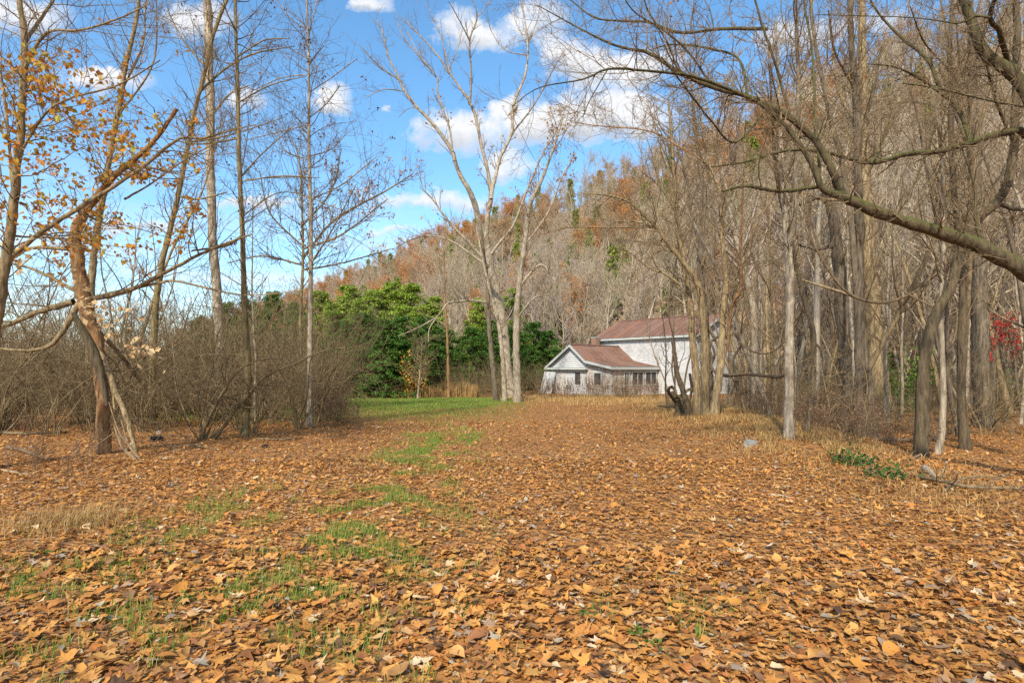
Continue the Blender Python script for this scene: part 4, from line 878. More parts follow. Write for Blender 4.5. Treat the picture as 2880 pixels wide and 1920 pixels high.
def proto_weed(seed, h=0.9, nst=9, spread=0.18, name='dry_weed', matn='weed', r=0.004):
    rng = np.random.default_rng(seed); root = thing(name, 'x', 'weed', (0, 0, 0))
    m = 6; P = np.empty((nst, m, 3)); P[:, 0] = np.c_[rng.normal(size=(nst, 2)) * spread, np.full(nst, -0.02)]
    d = norm(np.c_[rng.normal(size=(nst, 2)) * 0.16, np.ones(nst)]); st = (h * rng.uniform(0.55, 1.1, nst) / (m - 1))[:, None]
    for k in range(1, m): d = norm(d + rng.normal(size=(nst, 3)) * 0.06); P[:, k] = P[:, k - 1] + d * st
    R = np.full((nst, m), r) * np.linspace(1, 0.5, m)
    V, F = tubes(P, R, 3); b = Bag(); b.add(V, F)
    p1, r1 = sprout(P, R, np.full(nst, 6), rng, t=(0.4, 1), ang=(20, 50), L=(0.1, 0.3), m=4, wig=0.1, up=0.3, rfac=0.7, rmin=0.0022); b.add(*tubes(p1, r1, 3))
    link('stem_clump', b.mesh('stem_clump', M[matn]), root, kind='stuff')
    E = p1[:, 1:].reshape(-1, 3); V, F = leaf_quads(E + rng.normal(size=E.shape) * 0.012, 0.04, rng, 0.2)
    link('seed_head', mesh_np('seed_head', V, [F], M[matn], smooth=False), root, kind='stuff')
    return root

class Kind:
    """prototype things; the first copy asked for is the prototype itself"""
    def __init__(s, protos, label, group): s.p = protos; s.used = [False] * len(protos); s.label = label; s.group = group
    def put(s, i, x, y, rotz, scale=1.0, label=None, group=None, tilt=(0, 0), dz=0.0):
        i %= len(s.p); loc = (x, y, gz1(x, y) + dz); lab = label or s.label; g = group or s.group
        if not s.used[i]:
            s.used[i] = True; o = s.p[i]; o.location = loc; o.rotation_euler = (tilt[0], tilt[1], rotz); o.scale = (scale,) * 3 if isinstance(scale, (int, float)) else scale
        else: o = copy_thing(s.p[i], loc, rotz, scale, tilt=tilt)
        o['label'] = lab; o['group'] = g
        return o

LAND = {'left': [(-7.7, 7.5, 'split snag'), (-11.2, 15, 'slender tan tree'), (-8.9, 14, 'leaning olive tree'), (-9.8, 19, 'pale poplar'), (-5.2, 11, 'olive sapling'), (-4.8, 13.4, 'banded sapling'), (-8.2, 22, 'small spreading tree')],
        'mid': [(-4.5, 40, 'reddish dead trunk'), (-6.3, 38, 'little bare tree'), (-6.9, 40, 'yellow leaved bush'), (0, 32, 'vase shaped tree'), (5, 50, 'house gable'), (-12.5, 42, 'tall dry grass'), (-9.5, 42, 'dead brush')],
        'right': [(5.7, 11.7, 'pale forked trunk'), (6.5, 12.2, 'thin snaking trunk'), (9.2, 15.5, 'snapped grey trunk'), (7.7, 12.5, 'slim grey trunk'), (11.8, 18, 'broad tan trunk'), (6.7, 9.3, 'dark leaning trunk'), (12.4, 15, 'stout tan trunk'), (8.9, 11, 'narrow dark trunk'), (15.4, 17, 'red sapling'), (7.2, 20, 'stem clump'), (28.0, 36, 'guard rail'), (16, 24, 'green bush')]}
def where(side, x, y):
    b = min(LAND[side], key=lambda q: (q[0] - x) ** 2 + (q[1] - y) ** 2); dist = math.hypot(b[0] - x, b[1] - y)
    rel = ('well behind' if dist > 6 else 'behind') if y > b[1] + 0.8 else ('in front of' if y < b[1] - 0.8 else 'beside')
    return rel + ' the ' + b[2]
def big_small(s, lo, hi): return 'tall ' if s > hi else ('low ' if s < lo else '')
rs = np.random.default_rng(5)
SH = Kind([proto_shrub(20 + i, nst=11 + 2 * i, h=2.9 + 0.25 * i, lean=0.30, tw=4) for i in range(5)], 'bare brown shrub in the tangled left thicket', 'shrubs of the left thicket')
def spread_points(n, fx, dr, mind, rng, ok=lambda x, y, px: True):
    pts = []
    for _ in range(n * 40):
        if len(pts) >= n: break
        d = math.sqrt(rng.uniform(dr[0] ** 2, dr[1] ** 2)); px = rng.uniform(*fx); x = (px - 1440) / FPX * d
        if ok(x, d, px) and all((x - a) ** 2 + (d - b) ** 2 > mind ** 2 for a, b in pts): pts.append((x, d))
    return pts
for k, (x, y) in enumerate(spread_points(100, (-250, 975), (12.4, 32), 0.7, rs, lambda x, y, px: px < 960 - 6 * max(0, y - 24) and not (y < 14 and px > 880))):
    s_ = rs.uniform(0.75, 1.4) * (1.0 if y < 20 else 1.2); SH.put(k, x, y, rs.uniform(0, 6.28), s_, big_small(s_, 1.1, 1.4) + 'bare brown shrub of the left thicket ' + where('left', x, y))
UP = Kind([proto_shrub(90 + i, nst=16, h=2.3 + 0.35 * i, lean=0.13, tw=2, r0=0.009, name='shoot_clump') for i in range(3)], 'x', 'upright shoots of the left thicket')
for k, (x, y) in enumerate(spread_points(95, (-260, 965), (11.6, 24), 0.6, rs, lambda x, y, px: not (y < 14 and px > 850))):
    UP.put(k, x, y, rs.uniform(0, 6.28), rs.uniform(0.6, 1.3), ('short', 'slender', 'lanky')[k % 3] + ' clump of upright bare shoots ' + where('left', x, y))
big = proto_shrub(77, nst=15, h=3.4, lean=0.75, tw=5, r0=0.02); big.name = 'bare_shrub'
dB = depth_of(566, 1238); xB = (566 - 1440) / FPX * dB
big.location = (xB, dB, gz1(xB, dB)); tag(big, 'large dark many stemmed bush spreading in front of the left thicket', 'shrub')
SH2 = Kind([proto_shrub(40 + i, nst=9 + i, h=1.7 + 0.2 * i, tw=4) for i in range(4)], 'thin bare bush on the floor of the right wood', 'undergrowth of the right wood')
for k, (x, y) in enumerate(spread_points(110, (2070, 3150), (9.5, 34), 0.7, rs, lambda x, y, px: x > 4.2 + 0.17 * y)):
    s_ = rs.uniform(0.5, 1.05); SH2.put(k, x, y, rs.uniform(0, 6.28), s_, big_small(s_, 0.68, 0.88) + 'thin bare bush in the right wood ' + where('right', x, y))
for k, (x, y) in enumerate(spread_points(26, (1240, 1530), (40, 48), 1.0, rs)):
    SH.put(k, x, y, rs.uniform(0, 6.28), rs.uniform(0.7, 1.0), 'bare brown brush at the back of the clearing by the evergreens', 'brush behind the clearing')
for k, (x, y) in enumerate(spread_points(22, (880, 1240), (43, 48), 1.0, rs)):
    SH.put(k + 2, x, y, rs.uniform(0, 6.28), rs.uniform(0.5, 0.8), 'bare brown brush at the back of the clearing by the evergreens', 'brush behind the clearing')

SAP = Kind([proto_sapling(60 + i, h=5.5 + 0.9 * i, r0=0.035 + 0.006 * i, bark_=('bark_pale', 'bark_grey', 'bark_tan')[i % 3]) for i in range(6)], 'thin bare sapling among the trunks of the right wood', 'saplings in the right wood')
for k, (x, y) in enumerate(spread_points(130, (2090, 3150), (10.0, 36), 0.55, rs, lambda x, y, px: x > 4.4 + 0.18 * y)):
    s_ = rs.uniform(0.75, 1.6); SAP.put(k, x, y, rs.uniform(0, 6.28), s_, big_small(s_, 1.0, 1.3) + ('pale', 'grey', 'tan')[k % 3] + ' bare sapling in the right wood ' + where('right', x, y))
for k, (x, y) in enumerate(spread_points(26, (-200, 900), (14, 34), 1.2, rs)):
    SAP.put(k, x, y, rs.uniform(0, 6.28), rs.uniform(0.7, 1.1), ('pale', 'grey', 'tan')[k % 3] + ' bare sapling in the left thicket ' + where('left', x, y), 'saplings in the left thicket')

for k, (x, y) in enumerate(spread_points(7, (1600, 1780), (37, 41.5), 0.9, rs)):
    SH2.put(k, x, y, rs.uniform(0, 6.28), rs.uniform(0.7, 1.0), 'bare brown bush in the weeds before the house front', 'bushes before the house')
for k, (x, y) in enumerate(spread_points(13, (1870, 2120), (19.5, 30), 0.7, rs)):
    SAP.put(k, x, y, rs.uniform(0, 6.28), rs.uniform(0.6, 1.0), ('pale', 'grey', 'tan')[k % 3] + ' sapling between the stem clump and the house', 'saplings before the house corner')
WD = Kind([proto_weed(80 + i, h=0.75 + 0.12 * i) for i in range(4)], 'clump of dead brown weed stalks at the tip of the thicket', 'dead weeds at the thicket tip')
for k, (x, y) in enumerate(spread_points(14, (905, 1010), (12.8, 16), 0.25, rs)): WD.put(k, x, y, rs.uniform(0, 6.28), rs.uniform(0.7, 1.0))
for k, (x, y) in enumerate(spread_points(52, (1530, 1850), (36, 43), 0.45, rs, lambda x, y, px: True)):
    WD.put(k, x, y, rs.uniform(0, 6.28), rs.uniform(1.1, 1.7), 'tall dead weeds standing in front of the old house', 'weeds before the house')
for k, (x, y) in enumerate(spread_points(46, (2060, 2700), (9.5, 17), 0.4, rs, lambda x, y, px: 3.7 + 0.16 * y < x < 5.6 + 0.22 * y)):
    WD.put(k, x, y, rs.uniform(0, 6.28), rs.uniform(0.5, 1.1), 'dead weed stalks along the foot of the straw bank', 'weeds along the wood edge')
for k, (x, y) in enumerate(spread_points(12, (0, 330), (6.0, 9.5), 0.4, rs)):
    WD.put(k, x, y, rs.uniform(0, 6.28), (0.35, 0.35, rs.uniform(0.4, 0.7)), 'sparse dry stalk in the leaves before the split snag', 'dry stalks in the leaf litter')

# ------------------------------------------------------------------ evergreens
def proto_conifer(seed, h=8.0, wid=0.28, matn='needle_dark', n=110, spray=46, name='evergreen_tree', size=0.30):
    rng = np.random.default_rng(seed); root = thing(name, 'x', 'evergreen', (0, 0, 0))
    P = np.zeros((1, 8, 3)); P[0, :, 2] = np.linspace(-0.1, h, 8); R = np.linspace(0.16, 0.015, 8)[None] * h / 8
    V, F = tubes(P, R, 8); link('trunk', mesh_np('trunk', V, [F], M['bark_dark']), root)
    zt = rng.uniform(0.03, 0.98, n) ** 0.9; a = rng.uniform(0, 2 * np.pi, n); L = wid * h * (1.03 - zt) ** 0.8 * rng.uniform(0.7, 1.2, n) + 0.25
    m = 7; B = np.empty((n, m, 3)); B[:, 0] = np.c_[np.zeros((n, 2)), zt * h]
    d = np.c_[np.cos(a), np.sin(a), rng.uniform(0.0, 0.5, n)]
    for k in range(1, m):
        d = norm(d + np.array([0, 0, -0.07]) + rng.normal(size=(n, 3)) * 0.06); B[:, k] = B[:, k - 1] + d * (L / (m - 1))[:, None]
    RR = np.full((n, m), 0.012) * np.linspace(1, 0.3, m); bb = Bag(); bb.add(*tubes(B, RR, 3))
    link('bough', bb.mesh('bough', M['bark_dark']), root, kind='stuff')
    # sprays along the boughs
    idx = np.repeat(np.arange(n), spray); t = rng.uniform(0.12, 1.0, len(idx)) ** 0.75 * (m - 1.001); i = t.astype(int); f = (t - i)[:, None]
    pos = B[idx, i] * (1 - f) + B[idx, i + 1] * f; tan = norm(B[idx, i + 1] - B[idx, i])
    sd = norm(np.cross(tan, np.array([0, 0, 1.0]))) * rng.choice([-1, 1], len(idx))[:, None]
    dr = norm(tan * rng.uniform(0.3, 1, len(idx))[:, None] + sd * rng.uniform(0.2, 1.1, len(idx))[:, None] + np.array([0, 0, -0.15]) + rng.normal(size=(len(idx), 3)) * 0.5)
    pos = pos + rng.normal(size=pos.shape) * 0.09
    wv = norm(np.cross(dr, norm(rng.normal(size=dr.shape) * 0.9 + np.array([0, 0, 1.0]))))
    s = (size * rng.uniform(0.6, 1.3, len(idx)))[:, None]
    V = np.stack([pos, pos + dr * s * 0.5 + wv * s * 0.24, pos + dr * s + np.array([0, 0, -0.12]) * s, pos + dr * s * 0.5 - wv * s * 0.24], 1).reshape(-1, 3)
    F = (np.array([[0, 1, 2, 3]])[None] + 4 * np.arange(len(idx))[:, None, None]).reshape(-1, 4)
    link('foliage', mesh_np('foliage', V, [F], M[matn], smooth=False), root, kind='stuff')
    return root

EVD = Kind([proto_conifer(200 + i, wid=0.30 + 0.04 * i, n=170, spray=120, size=0.155) for i in range(3)], 'dense dark green evergreen behind the clearing', 'dark evergreens behind the clearing')
EVL = Kind([proto_conifer(210 + i, wid=0.26, matn='needle_light', n=150, spray=110, size=0.155) for i in range(2)], 'yellow green evergreen rising behind the dark ones', 'light evergreens behind the clearing')
for k, (px, ty, d) in enumerate([(955, 900, 44), (1020, 880, 43), (1085, 900, 41), (1135, 890, 43), (1200, 890, 46), (1010, 950, 40.5), (1150, 980, 41.5), (940, 940, 42), (1330, 920, 50), (1390, 900, 54), (1500, 905, 58), (1250, 920, 49), (1060, 970, 40.3), (1540, 930, 57), (1440, 920, 55), (985, 910, 42), (1110, 930, 41), (1050, 900, 44), (1170, 920, 43)]):
    x = (px - 1440) / FPX * d; top = EYE + (HOR - ty) / FPX * d; g = gz1(x, d); EVD.put(k, x, d, k * 1.9, (top - g) / 8.0 * np.array([1.5, 1.5, 1]), big_small(top - g, 4.6, 6.2) + 'dark green evergreen ' + where('mid', x, d))
for k, (px, ty, d) in enumerate([(980, 800, 52), (1050, 815, 51), (1110, 790, 52), (1155, 800, 51), (1220, 830, 52), (900, 820, 52), (1440, 810, 70), (1350, 840, 62), (1010, 840, 48), (1180, 860, 49), (940, 850, 49)]):
    x = (px - 1440) / FPX * d; top = EYE + (HOR - ty) / FPX * d; g = gz1(x, d); EVL.put(k, x, d, k * 2.3, (top - g) / 8.0 * np.array([1.25, 1.25, 1]), big_small(top - g, 7.5, 9.0) + 'yellow green evergreen ' + where('mid', x, d))
for k, (px, ty, d) in enumerate([(640, 850, 46), (700, 840, 47), (770, 820, 48), (830, 850, 46), (560, 890, 52), (740, 870, 43)]):
    x = (px - 1440) / FPX * d; top = EYE + (HOR - ty) / FPX * d; g = gz1(x, d); EVD.put(k + 1, x, d, k * 2.9, (top - g) / 8.0, 'dark evergreen seen through the left thicket', 'evergreens behind the left thicket')

# ------------------------------------------------------------------ trees on the hillside
def proto_far(seed, h=15, kind='bare', leafm=None, leaves=0, name='hillside_tree', size=0.3, bark_='bark_pale', r=0.17, twr=0.022):
    rng = np.random.default_rng(seed); root = thing(name, 'x', 'tree', (0, 0, 0))
    m = 12; P = np.zeros((1, m, 3)); d = np.array([0, 0, 1.0]); P[0, 0, 2] = -0.6
    for k in range(1, m): d = d + rng.normal(size=3) * 0.05; d /= np.linalg.norm(d); P[0, k] = P[0, k - 1] + d * (h + 0.6) * 0.92 / (m - 1)
    R = r * np.linspace(1, 0.12, m)[None]; V, F = tubes(P, R, 6); link('trunk', mesh_np('trunk', V, [F], M[bark_]), root)
    b = Bag(); n1 = 26
    p1, r1 = sprout(P, R, np.array([n1]), rng, t=(0.42, 0.95) if leaves else (0.36, 0.97), ang=(35, 70), L=((0.24 if leaves else 0.15) * h, (0.42 if leaves else 0.30) * h), abslen=True, m=6, wig=0.13, up=0.3, rfac=0.5, rmin=twr * 1.3, rmax=0.09); b.add(*tubes(p1, r1, 4))
    p2, r2 = sprout(p1, r1, np.full(n1, 7), rng, ang=(30, 60), L=(0.25, 0.55), m=5, wig=0.14, up=0.2, rfac=0.6, rmin=twr); b.add(*tubes(p2, r2, 3))
    p3, r3 = sprout(p2, r2, np.full(len(p2), 5), rng, ang=(30, 60), L=(0.3, 0.7), m=3, wig=0.14, up=0.1, rfac=0.7, rmin=twr * 0.7); b.add(*tubes(p3, r3, 3))
    link('crown', b.mesh('crown', M[('twig_grey', 'twig_mauve', 'twig_tan')[seed % 3]]), root, kind='stuff')
    if leaves:
        E = np.concatenate([p3.reshape(-1, 3), p2[:, 1:].reshape(-1, 3)]); c = E[rng.integers(0, len(E), leaves)] + rng.normal(size=(leaves, 3)) * 0.28
        V, F = leaf_quads(c, size, rng, 0.2); link('foliage', mesh_np('foliage', V, [F], M[leafm], smooth=False), root, kind='stuff')
    return root

HB = Kind([proto_far(300 + i, h=13 + 1.1 * i, bark_=('bark_far', 'bark_pale', 'bark_far')[i % 3], r=0.21) for i in range(6)], 'bare grey tree on the wooded hillside', 'bare trees on the hillside')
HO = Kind([proto_far(320 + i, h=11 + i, leafm='leaf_rust', leaves=3200, name='oak_tree', bark_='bark_grey') for i in range(3)], 'orange rust leaved oak on the wooded hillside', 'rust oaks on the hillside')
HR = Kind([proto_far(330 + i, h=11 + i, leafm='leaf_russet', leaves=2400, name='oak_tree', bark_='bark_grey') for i in range(3)], 'dull russet leaved tree on the wooded hillside', 'russet trees on the hillside')
HP = Kind([proto_conifer(340 + i, h=8.0, wid=0.20, matn='needle_pine', n=80, spray=40, name='pine_tree', size=0.42) for i in range(2)], 'green pine among the bare trees of the hillside', 'pines on the hillside')
rh = np.random.default_rng(9)
spots = []
cell = {}
for _try in range(90000):
    if len(spots) >= 1900: break
    t = rh.uniform(-70, 330); p = rh.uniform(-4, 79)
    x = 86 - (0.68 * p + 0.73 * t); y = 95 - (0.73 * p - 0.68 * t)
    if y < 22 or y > 330: continue
    px = 1440 + x / y * FPX
    if px < 500 or px > 3150 or (y < 62 and px < 2080): continue
    if 4 < x < 26 and 42 < y < 61: continue
    md = 1.7 + y * 0.009; key = (int(x // 6), int(y // 6))
    if any((x - a) ** 2 + (y - b) ** 2 < md * md for kx in (-1, 0, 1) for ky in (-1, 0, 1) for a, b in cell.get((key[0] + kx, key[1] + ky), ())): continue
    cell.setdefault(key, []).append((x, y)); spots.append((x, y, px, p))
spots.sort(key=lambda s: s[1])
sx = np.array([s[0] for s in spots]); sy = np.array([s[1] for s in spots]); sn = value_noise(sx, sy, 26, 21); sn2 = value_noise(sx, sy, 9, 22)
left_over = []; far_oaks = []; nb = 0; no = 0
for k, (x, y, px, p) in enumerate(spots):
    q = 0.65 * sn[k] + 0.35 * sn2[k]; u = rh.uniform(); sc = rh.uniform(0.55, 0.88); rz = rh.uniform(0, 6.28)
    far = sstep(60, 130, y); zone = ('near the ridge of' if p < 20 else ('halfway up' if p < 50 else 'low on')) + ' the hill behind ' + ('the evergreens' if px < 1420 else ('the old house' if px < 2080 else 'the right wood'))
    if q > 0.61 + 0.05 * (1 - far) and u < 0.45:
        no += 1
        if no <= 190: HO.put(k, x, y, rz, sc, 'orange rust leaved oak ' + zone)
        else: far_oaks.append((x, y, rz, sc, k))
    elif q < 0.36 and u < 0.28 + 0.25 * far: HR.put(k, x, y, rz, sc, 'dull russet leaved tree ' + zone)
    elif u > 0.92 - 0.04 * far: HP.put(k, x, y, rz, (sc * 1.4, sc * 1.4, rh.uniform(0.8, 1.35)), 'green pine ' + zone)
    elif nb < 185: HB.put(k, x, y, rz, sc, 'bare grey tree ' + zone); nb += 1
    else: left_over.append((x, y, rz, sc, k))
# the many farther bare trees of the wood: one mass
def distant_wood(name, label, spots_, protos):
    if not spots_: return
    me = bpy.data.meshes.new(name); n = len(spots_); A = np.array([(x, y, gz1(x, y), rz, sc, k % len(protos)) for (x, y, rz, sc, k) in spots_])
    me.vertices.add(n); me.vertices.foreach_set('co', A[:, :3].astype(np.float32).ravel())
    for nm, col in (('spin', 3), ('size', 4)): me.attributes.new(nm, 'FLOAT', 'POINT').data.foreach_set('value', A[:, col].astype(np.float32))
    me.attributes.new('pick', 'INT', 'POINT').data.foreach_set('value', A[:, 5].astype(np.int32))
    o = link(name, me, kind='stuff'); tag(o, label, 'wood')
    ng = bpy.data.node_groups.new('wood_scatter', 'GeometryNodeTree'); N, Lk = ng.nodes, ng.links
    ng.interface.new_socket('Geometry', in_out='INPUT', socket_type='NodeSocketGeometry'); ng.interface.new_socket('Geometry', in_out='OUTPUT', socket_type='NodeSocketGeometry')
    gi, go = N.new('NodeGroupInput'), N.new('NodeGroupOutput')
    coll = N.new('GeometryNodeGeometryToInstance')
    for p in protos[::-1]:
        jn = N.new('GeometryNodeJoinGeometry')
        for c in p.children:
            oi = N.new('GeometryNodeObjectInfo'); oi.inputs[0].default_value = c; oi.transform_space = 'ORIGINAL'; Lk.new(oi.outputs['Geometry'], jn.inputs[0])
        Lk.new(jn.outputs[0], coll.inputs[0])
    def attr(nm, ty):
        a = N.new('GeometryNodeInputNamedAttribute'); a.data_type = ty; a.inputs['Name'].default_value = nm; return a.outputs[0]
    ip = N.new('GeometryNodeInstanceOnPoints'); ip.inputs['Pick Instance'].default_value = True
    Lk.new(gi.outputs[0], ip.inputs['Points']); Lk.new(coll.outputs[0], ip.inputs['Instance']); Lk.new(attr('pick', 'INT'), ip.inputs['Instance Index'])
    cx = N.new('ShaderNodeCombineXYZ'); Lk.new(attr('spin', 'FLOAT'), cx.inputs[2]); Lk.new(cx.outputs[0], ip.inputs['Rotation']); Lk.new(attr('size', 'FLOAT'), ip.inputs['Scale'])
    Lk.new(ip.outputs[0], go.inputs[0]); md = o.modifiers.new('scatter', 'NODES'); md.node_group = ng
distant_wood('distant_wood', 'grey mass of bare trees high on the far hillside', left_over, HB.p[:4])
distant_wood('distant_oaks', 'rust coloured mass of oaks high on the far hillside', far_oaks, HO.p)
print('hillside tris', len(spots), nb, len(left_over), no)

# flat wood at the foot of the hill, right of the house, and the far tree line on the left
FW = lambda k, x, y, lab, g: HB.put(k, x, y, rs.uniform(0, 6.28), rs.uniform(0.7, 1.0), lab, g)
for k, (x, y) in enumerate(spread_points(48, (2080, 3150), (22, 48), 2.0, rs, lambda x, y, px: hill_coord(x, y)[0] > 74)):
    FW(k, x, y, 'tall bare tree of the right wood ' + where('right', x, y), 'tall trees of the right wood')
for k, (x, y) in enumerate(spread_points(34, (1180, 2080), (58, 74), 2.2, rs, lambda x, y, px: not (4 < x < 26 and y < 62))):
    FW(k, x, y, 'pale bare tree standing close behind the old house', 'trees behind the house')
for k, (x, y) in enumerate(spread_points(30, (-300, 640), (48, 90), 3.0, rs)):
    HB.put(k, x, y, rs.uniform(0, 6.28), rs.uniform(0.35, 0.6), 'low bare tree in the field hedge beyond the left thicket', 'far hedge on the left')

# ------------------------------------------------------------------ leaf litter
def leaf_template(rng, detail, lobes=True):
    if lobes:
        ang = np.radians([-90, -62, -40, -18, 0, 20, 42, 66, 90, 114, 138, 160, 180, 198, 220, 242]); rad = np.array([0.22, 0.50, 0.36, 0.58, 0.88, 0.50, 0.92, 0.56, 1.10, 0.56, 0.92, 0.50, 0.88, 0.58, 0.36, 0.50])
    else:
        ang = np.radians([-90, -55, -20, 20, 55, 90, 125, 160, 200, 235]); rad = np.array([0.75, 0.62, 0.46, 0.46, 0.62, 1.0, 0.62, 0.46, 0.46, 0.62])
    rad = rad * rng.uniform(0.68, 1.2, len(rad)); ang = ang + rng.normal(size=len(ang)) * 0.06
    o = np.stack([rad * np.cos(ang), rad * np.sin(ang)], 1) * 0.5; n = len(o)
    k = np.arange(n); k2 = (k + 1) % n
    if detail == 2:
        V2 = np.vstack([[0, 0], o * 0.52, o]); F3 = np.stack([np.zeros(n, int), 1 + k, 1 + k2], 1)
        F3 = np.vstack([F3, np.stack([1 + k, 1 + n + k, 1 + n + k2], 1), np.stack([1 + k, 1 + n + k2, 1 + k2], 1)])
    elif detail == 1:
        V2 = np.vstack([[0, 0], o]); F3 = np.stack([np.zeros(n, int), 1 + k, 1 + k2], 1)
    else:
        o = o[[0, 3, 5, 8, 11, 13]] if lobes else o[::2]; n = len(o); V2 = o; F3 = np.array([(0, i, i + 1) for i in range(1, n - 1)])
    c = rng.uniform(-0.9, 0.9, 2); fold = rng.uniform(-0.25, 0.3); x, y = V2[:, 0], V2[:, 1]
    z = c[0] * x * x + c[1] * y * y + fold * np.abs(x) + 0.35 * rng.uniform(-1, 1) * x * y + rng.normal(size=len(x)) * 0.045 * np.hypot(x, y) * 2
    return np.c_[V2, z], F3

def rotm(yaw, tx, ty):
    n = len(yaw); cz, sz = np.cos(yaw), np.sin(yaw); cx, sx_ = np.cos(tx), np.sin(tx); cy, sy_ = np.cos(ty), np.sin(ty)
    Rz = np.zeros((n, 3, 3)); Rz[:, 0, 0] = cz; Rz[:, 0, 1] = -sz; Rz[:, 1, 0] = sz; Rz[:, 1, 1] = cz; Rz[:, 2, 2] = 1
    Rx = np.zeros((n, 3, 3)); Rx[:, 0, 0] = 1; Rx[:, 1, 1] = cx; Rx[:, 1, 2] = -sx_; Rx[:, 2, 1] = sx_; Rx[:, 2, 2] = cx
    Ry = np.zeros((n, 3, 3)); Ry[:, 1, 1] = 1; Ry[:, 0, 0] = cy; Ry[:, 0, 2] = sy_; Ry[:, 2, 0] = -sy_; Ry[:, 2, 2] = cy
    return Rx @ Ry @ Rz

rl = np.random.default_rng(31)
TEMP = {dt: [leaf_template(rl, dt, i % 2 == 0) for i in range(10)] for dt in (0, 1, 2)}
def litter(n, d0, d1, detail, smin, smax, tilt, lift, where_='view', wide=0.92, avoid=0.9):
    bagL = Bag()
    d = np.sqrt(rl.uniform(d0 ** 2, d1 ** 2, n)); x = rl.uniform(-wide - 0.15 * (4 / d), wide + 0.15 * (4 / d), n) * d
    if where_ == 'edge':
        d = rl.uniform(d0, d1, n); x = np.sign(rl.uniform(-1, 1, n)) * ((wide + 0.02) * d + rl.uniform(0, 5.0, n))
    keep = rl.uniform(size=n) > avoid * lawn_mask(x, d) * (0.7 + 0.5 * (d > 20))
    drift = value_noise(x, d, 1.1, 51) * 0.6 + value_noise(x, d, 0.35, 52) * 0.4; keep &= rl.uniform(size=n) < 0.62 + 0.9 * drift
    # few leaves on the straw bank
    bank = np.exp(-((x - 3.6 - 0.22 * d) / 1.2) ** 2) * sstep(6, 10, d); keep &= rl.uniform(size=n) > 0.6 * bank
    x, d = x[keep], d[keep]; n = len(x)
    s = smin + (smax - smin) * rl.uniform(size=n) ** 2.8
    Rm = rotm(rl.uniform(0, 6.28, n), rl.normal(size=n) * tilt, rl.normal(size=n) * tilt); z = gz(x, d) + rl.uniform(0.0, lift, n)
    ti = rl.integers(0, 10, n)
    for k in range(10):
        m = ti == k; V, F = TEMP[detail][k]; c = m.sum()
        if not c: continue
        W_ = np.einsum('nij,vj->nvi', Rm[m], V) * s[m][:, None, None]
        W_[:, :, 2] -= np.minimum(W_[:, :, 2].min(1, keepdims=True), 0) * 0.8
        W_ += np.stack([x[m], d[m], z[m]], 1)[:, None, :]
        bagL.add(W_.reshape(-1, 3), (F[None] + (np.arange(c) * len(V))[:, None, None]).reshape(-1, 3))
    return bagL
for nm, args in (('leaf_litter', (8000, 2.0, 4.2, 2, 0.04, 0.13, 0.17, 0.03)), ('leaf_litter', (24000, 2.0, 8.5, 1, 0.04, 0.115, 0.19, 0.03)), ('leaf_litter', (58000, 2.0, 8.5, 0, 0.022, 0.07, 0.20, 0.02)), ('leaf_litter', (34000, 7.2, 15, 0, 0.035, 0.11, 0.22, 0.03)), ('leaf_litter', (26000, 0.6, 16, 0, 0.05, 0.12, 0.22, 0.025, 'edge')), ('leaf_litter', (110000, 8.5, 28, 0, 0.028, 0.085, 0.24, 0.025))):
    bg_ = litter(*args); o = link(nm, bg_.mesh(nm, M['litter'], True), kind='stuff')
    tag(o, 'carpet of fallen brown sycamore leaves covering the near ground' if args[3] == 2 else 'scattered tan leaves over the middle of the drive' if args[3] == 1 else 'fallen leaves at both edges of the clearing' if len(args) > 8 else 'crumbled brown leaf fragments between the larger leaves' if args[1] < 5 else 'loose brown leaves over the middle of the clearing' if args[1] < 8 else 'thin far carpet of small brown leaves toward the trees and house', 'leaves')

# the leaves lying largest in front, each its own thing
FL = [('tan', 'flat tan sycamore leaf lying in the foreground litter', [(0, (0.48, 0.24, 0.06)), (1, (0.56, 0.30, 0.085))]),
      ('orange', 'orange brown sycamore leaf curled at the edges in the foreground litter', [(0, (0.46, 0.20, 0.04)), (1, (0.54, 0.25, 0.055))]),
      ('brown', 'dark brown withered leaf crumpled in the foreground litter', [(0, (0.20, 0.085, 0.04)), (1, (0.33, 0.14, 0.055))]),
      ('pale', 'pale buff leaf turned underside up in the foreground litter', [(0, (0.56, 0.40, 0.25)), (1, (0.64, 0.48, 0.32))])]
fl_mesh = {}
for (nm, lab, st) in FL:
    mm = leafmat('fallen_' + nm, st, trans=0.1, fine=45)
    fl_mesh[nm] = [mesh_np('fallen_leaf', V, [F], mm, smooth=True) for V, F in TEMP[2][:8]]
for k in range(298):
    d = math.sqrt(rl.uniform(2.42 ** 2, 4.4 ** 2)); x = rl.uniform(-0.92, 0.92) * d
    v = (0, 0, 0, 1, 1, 1, 0, 1, 2, 0, 1, 3, 0)[k % 13]; nm, lab, st = FL[v]
    o = link('fallen_leaf', fl_mesh[nm][rl.integers(0, 8)], None, (x, d, gz1(x, d) + rl.uniform(0.012, 0.035)))
    o.rotation_euler = (rl.normal() * 0.22, rl.normal() * 0.22, rl.uniform(0, 6.28)); s = rl.uniform(0.085, 0.165) * (0.6 if v == 3 else 1); o.scale = (s, s * rl.uniform(0.75, 1.1), s * rl.uniform(0.5, 1.1))
    tag(o, ('large ' if s > 0.135 else ('small ' if s < 0.11 else '')) + lab.replace('in the foreground litter', 'on green grass blades in front' if lawn_mask(np.array([x]), np.array([d]))[0] > 0.25 else 'in the foreground litter'), 'leaf', nm + ' leaves lying in front')

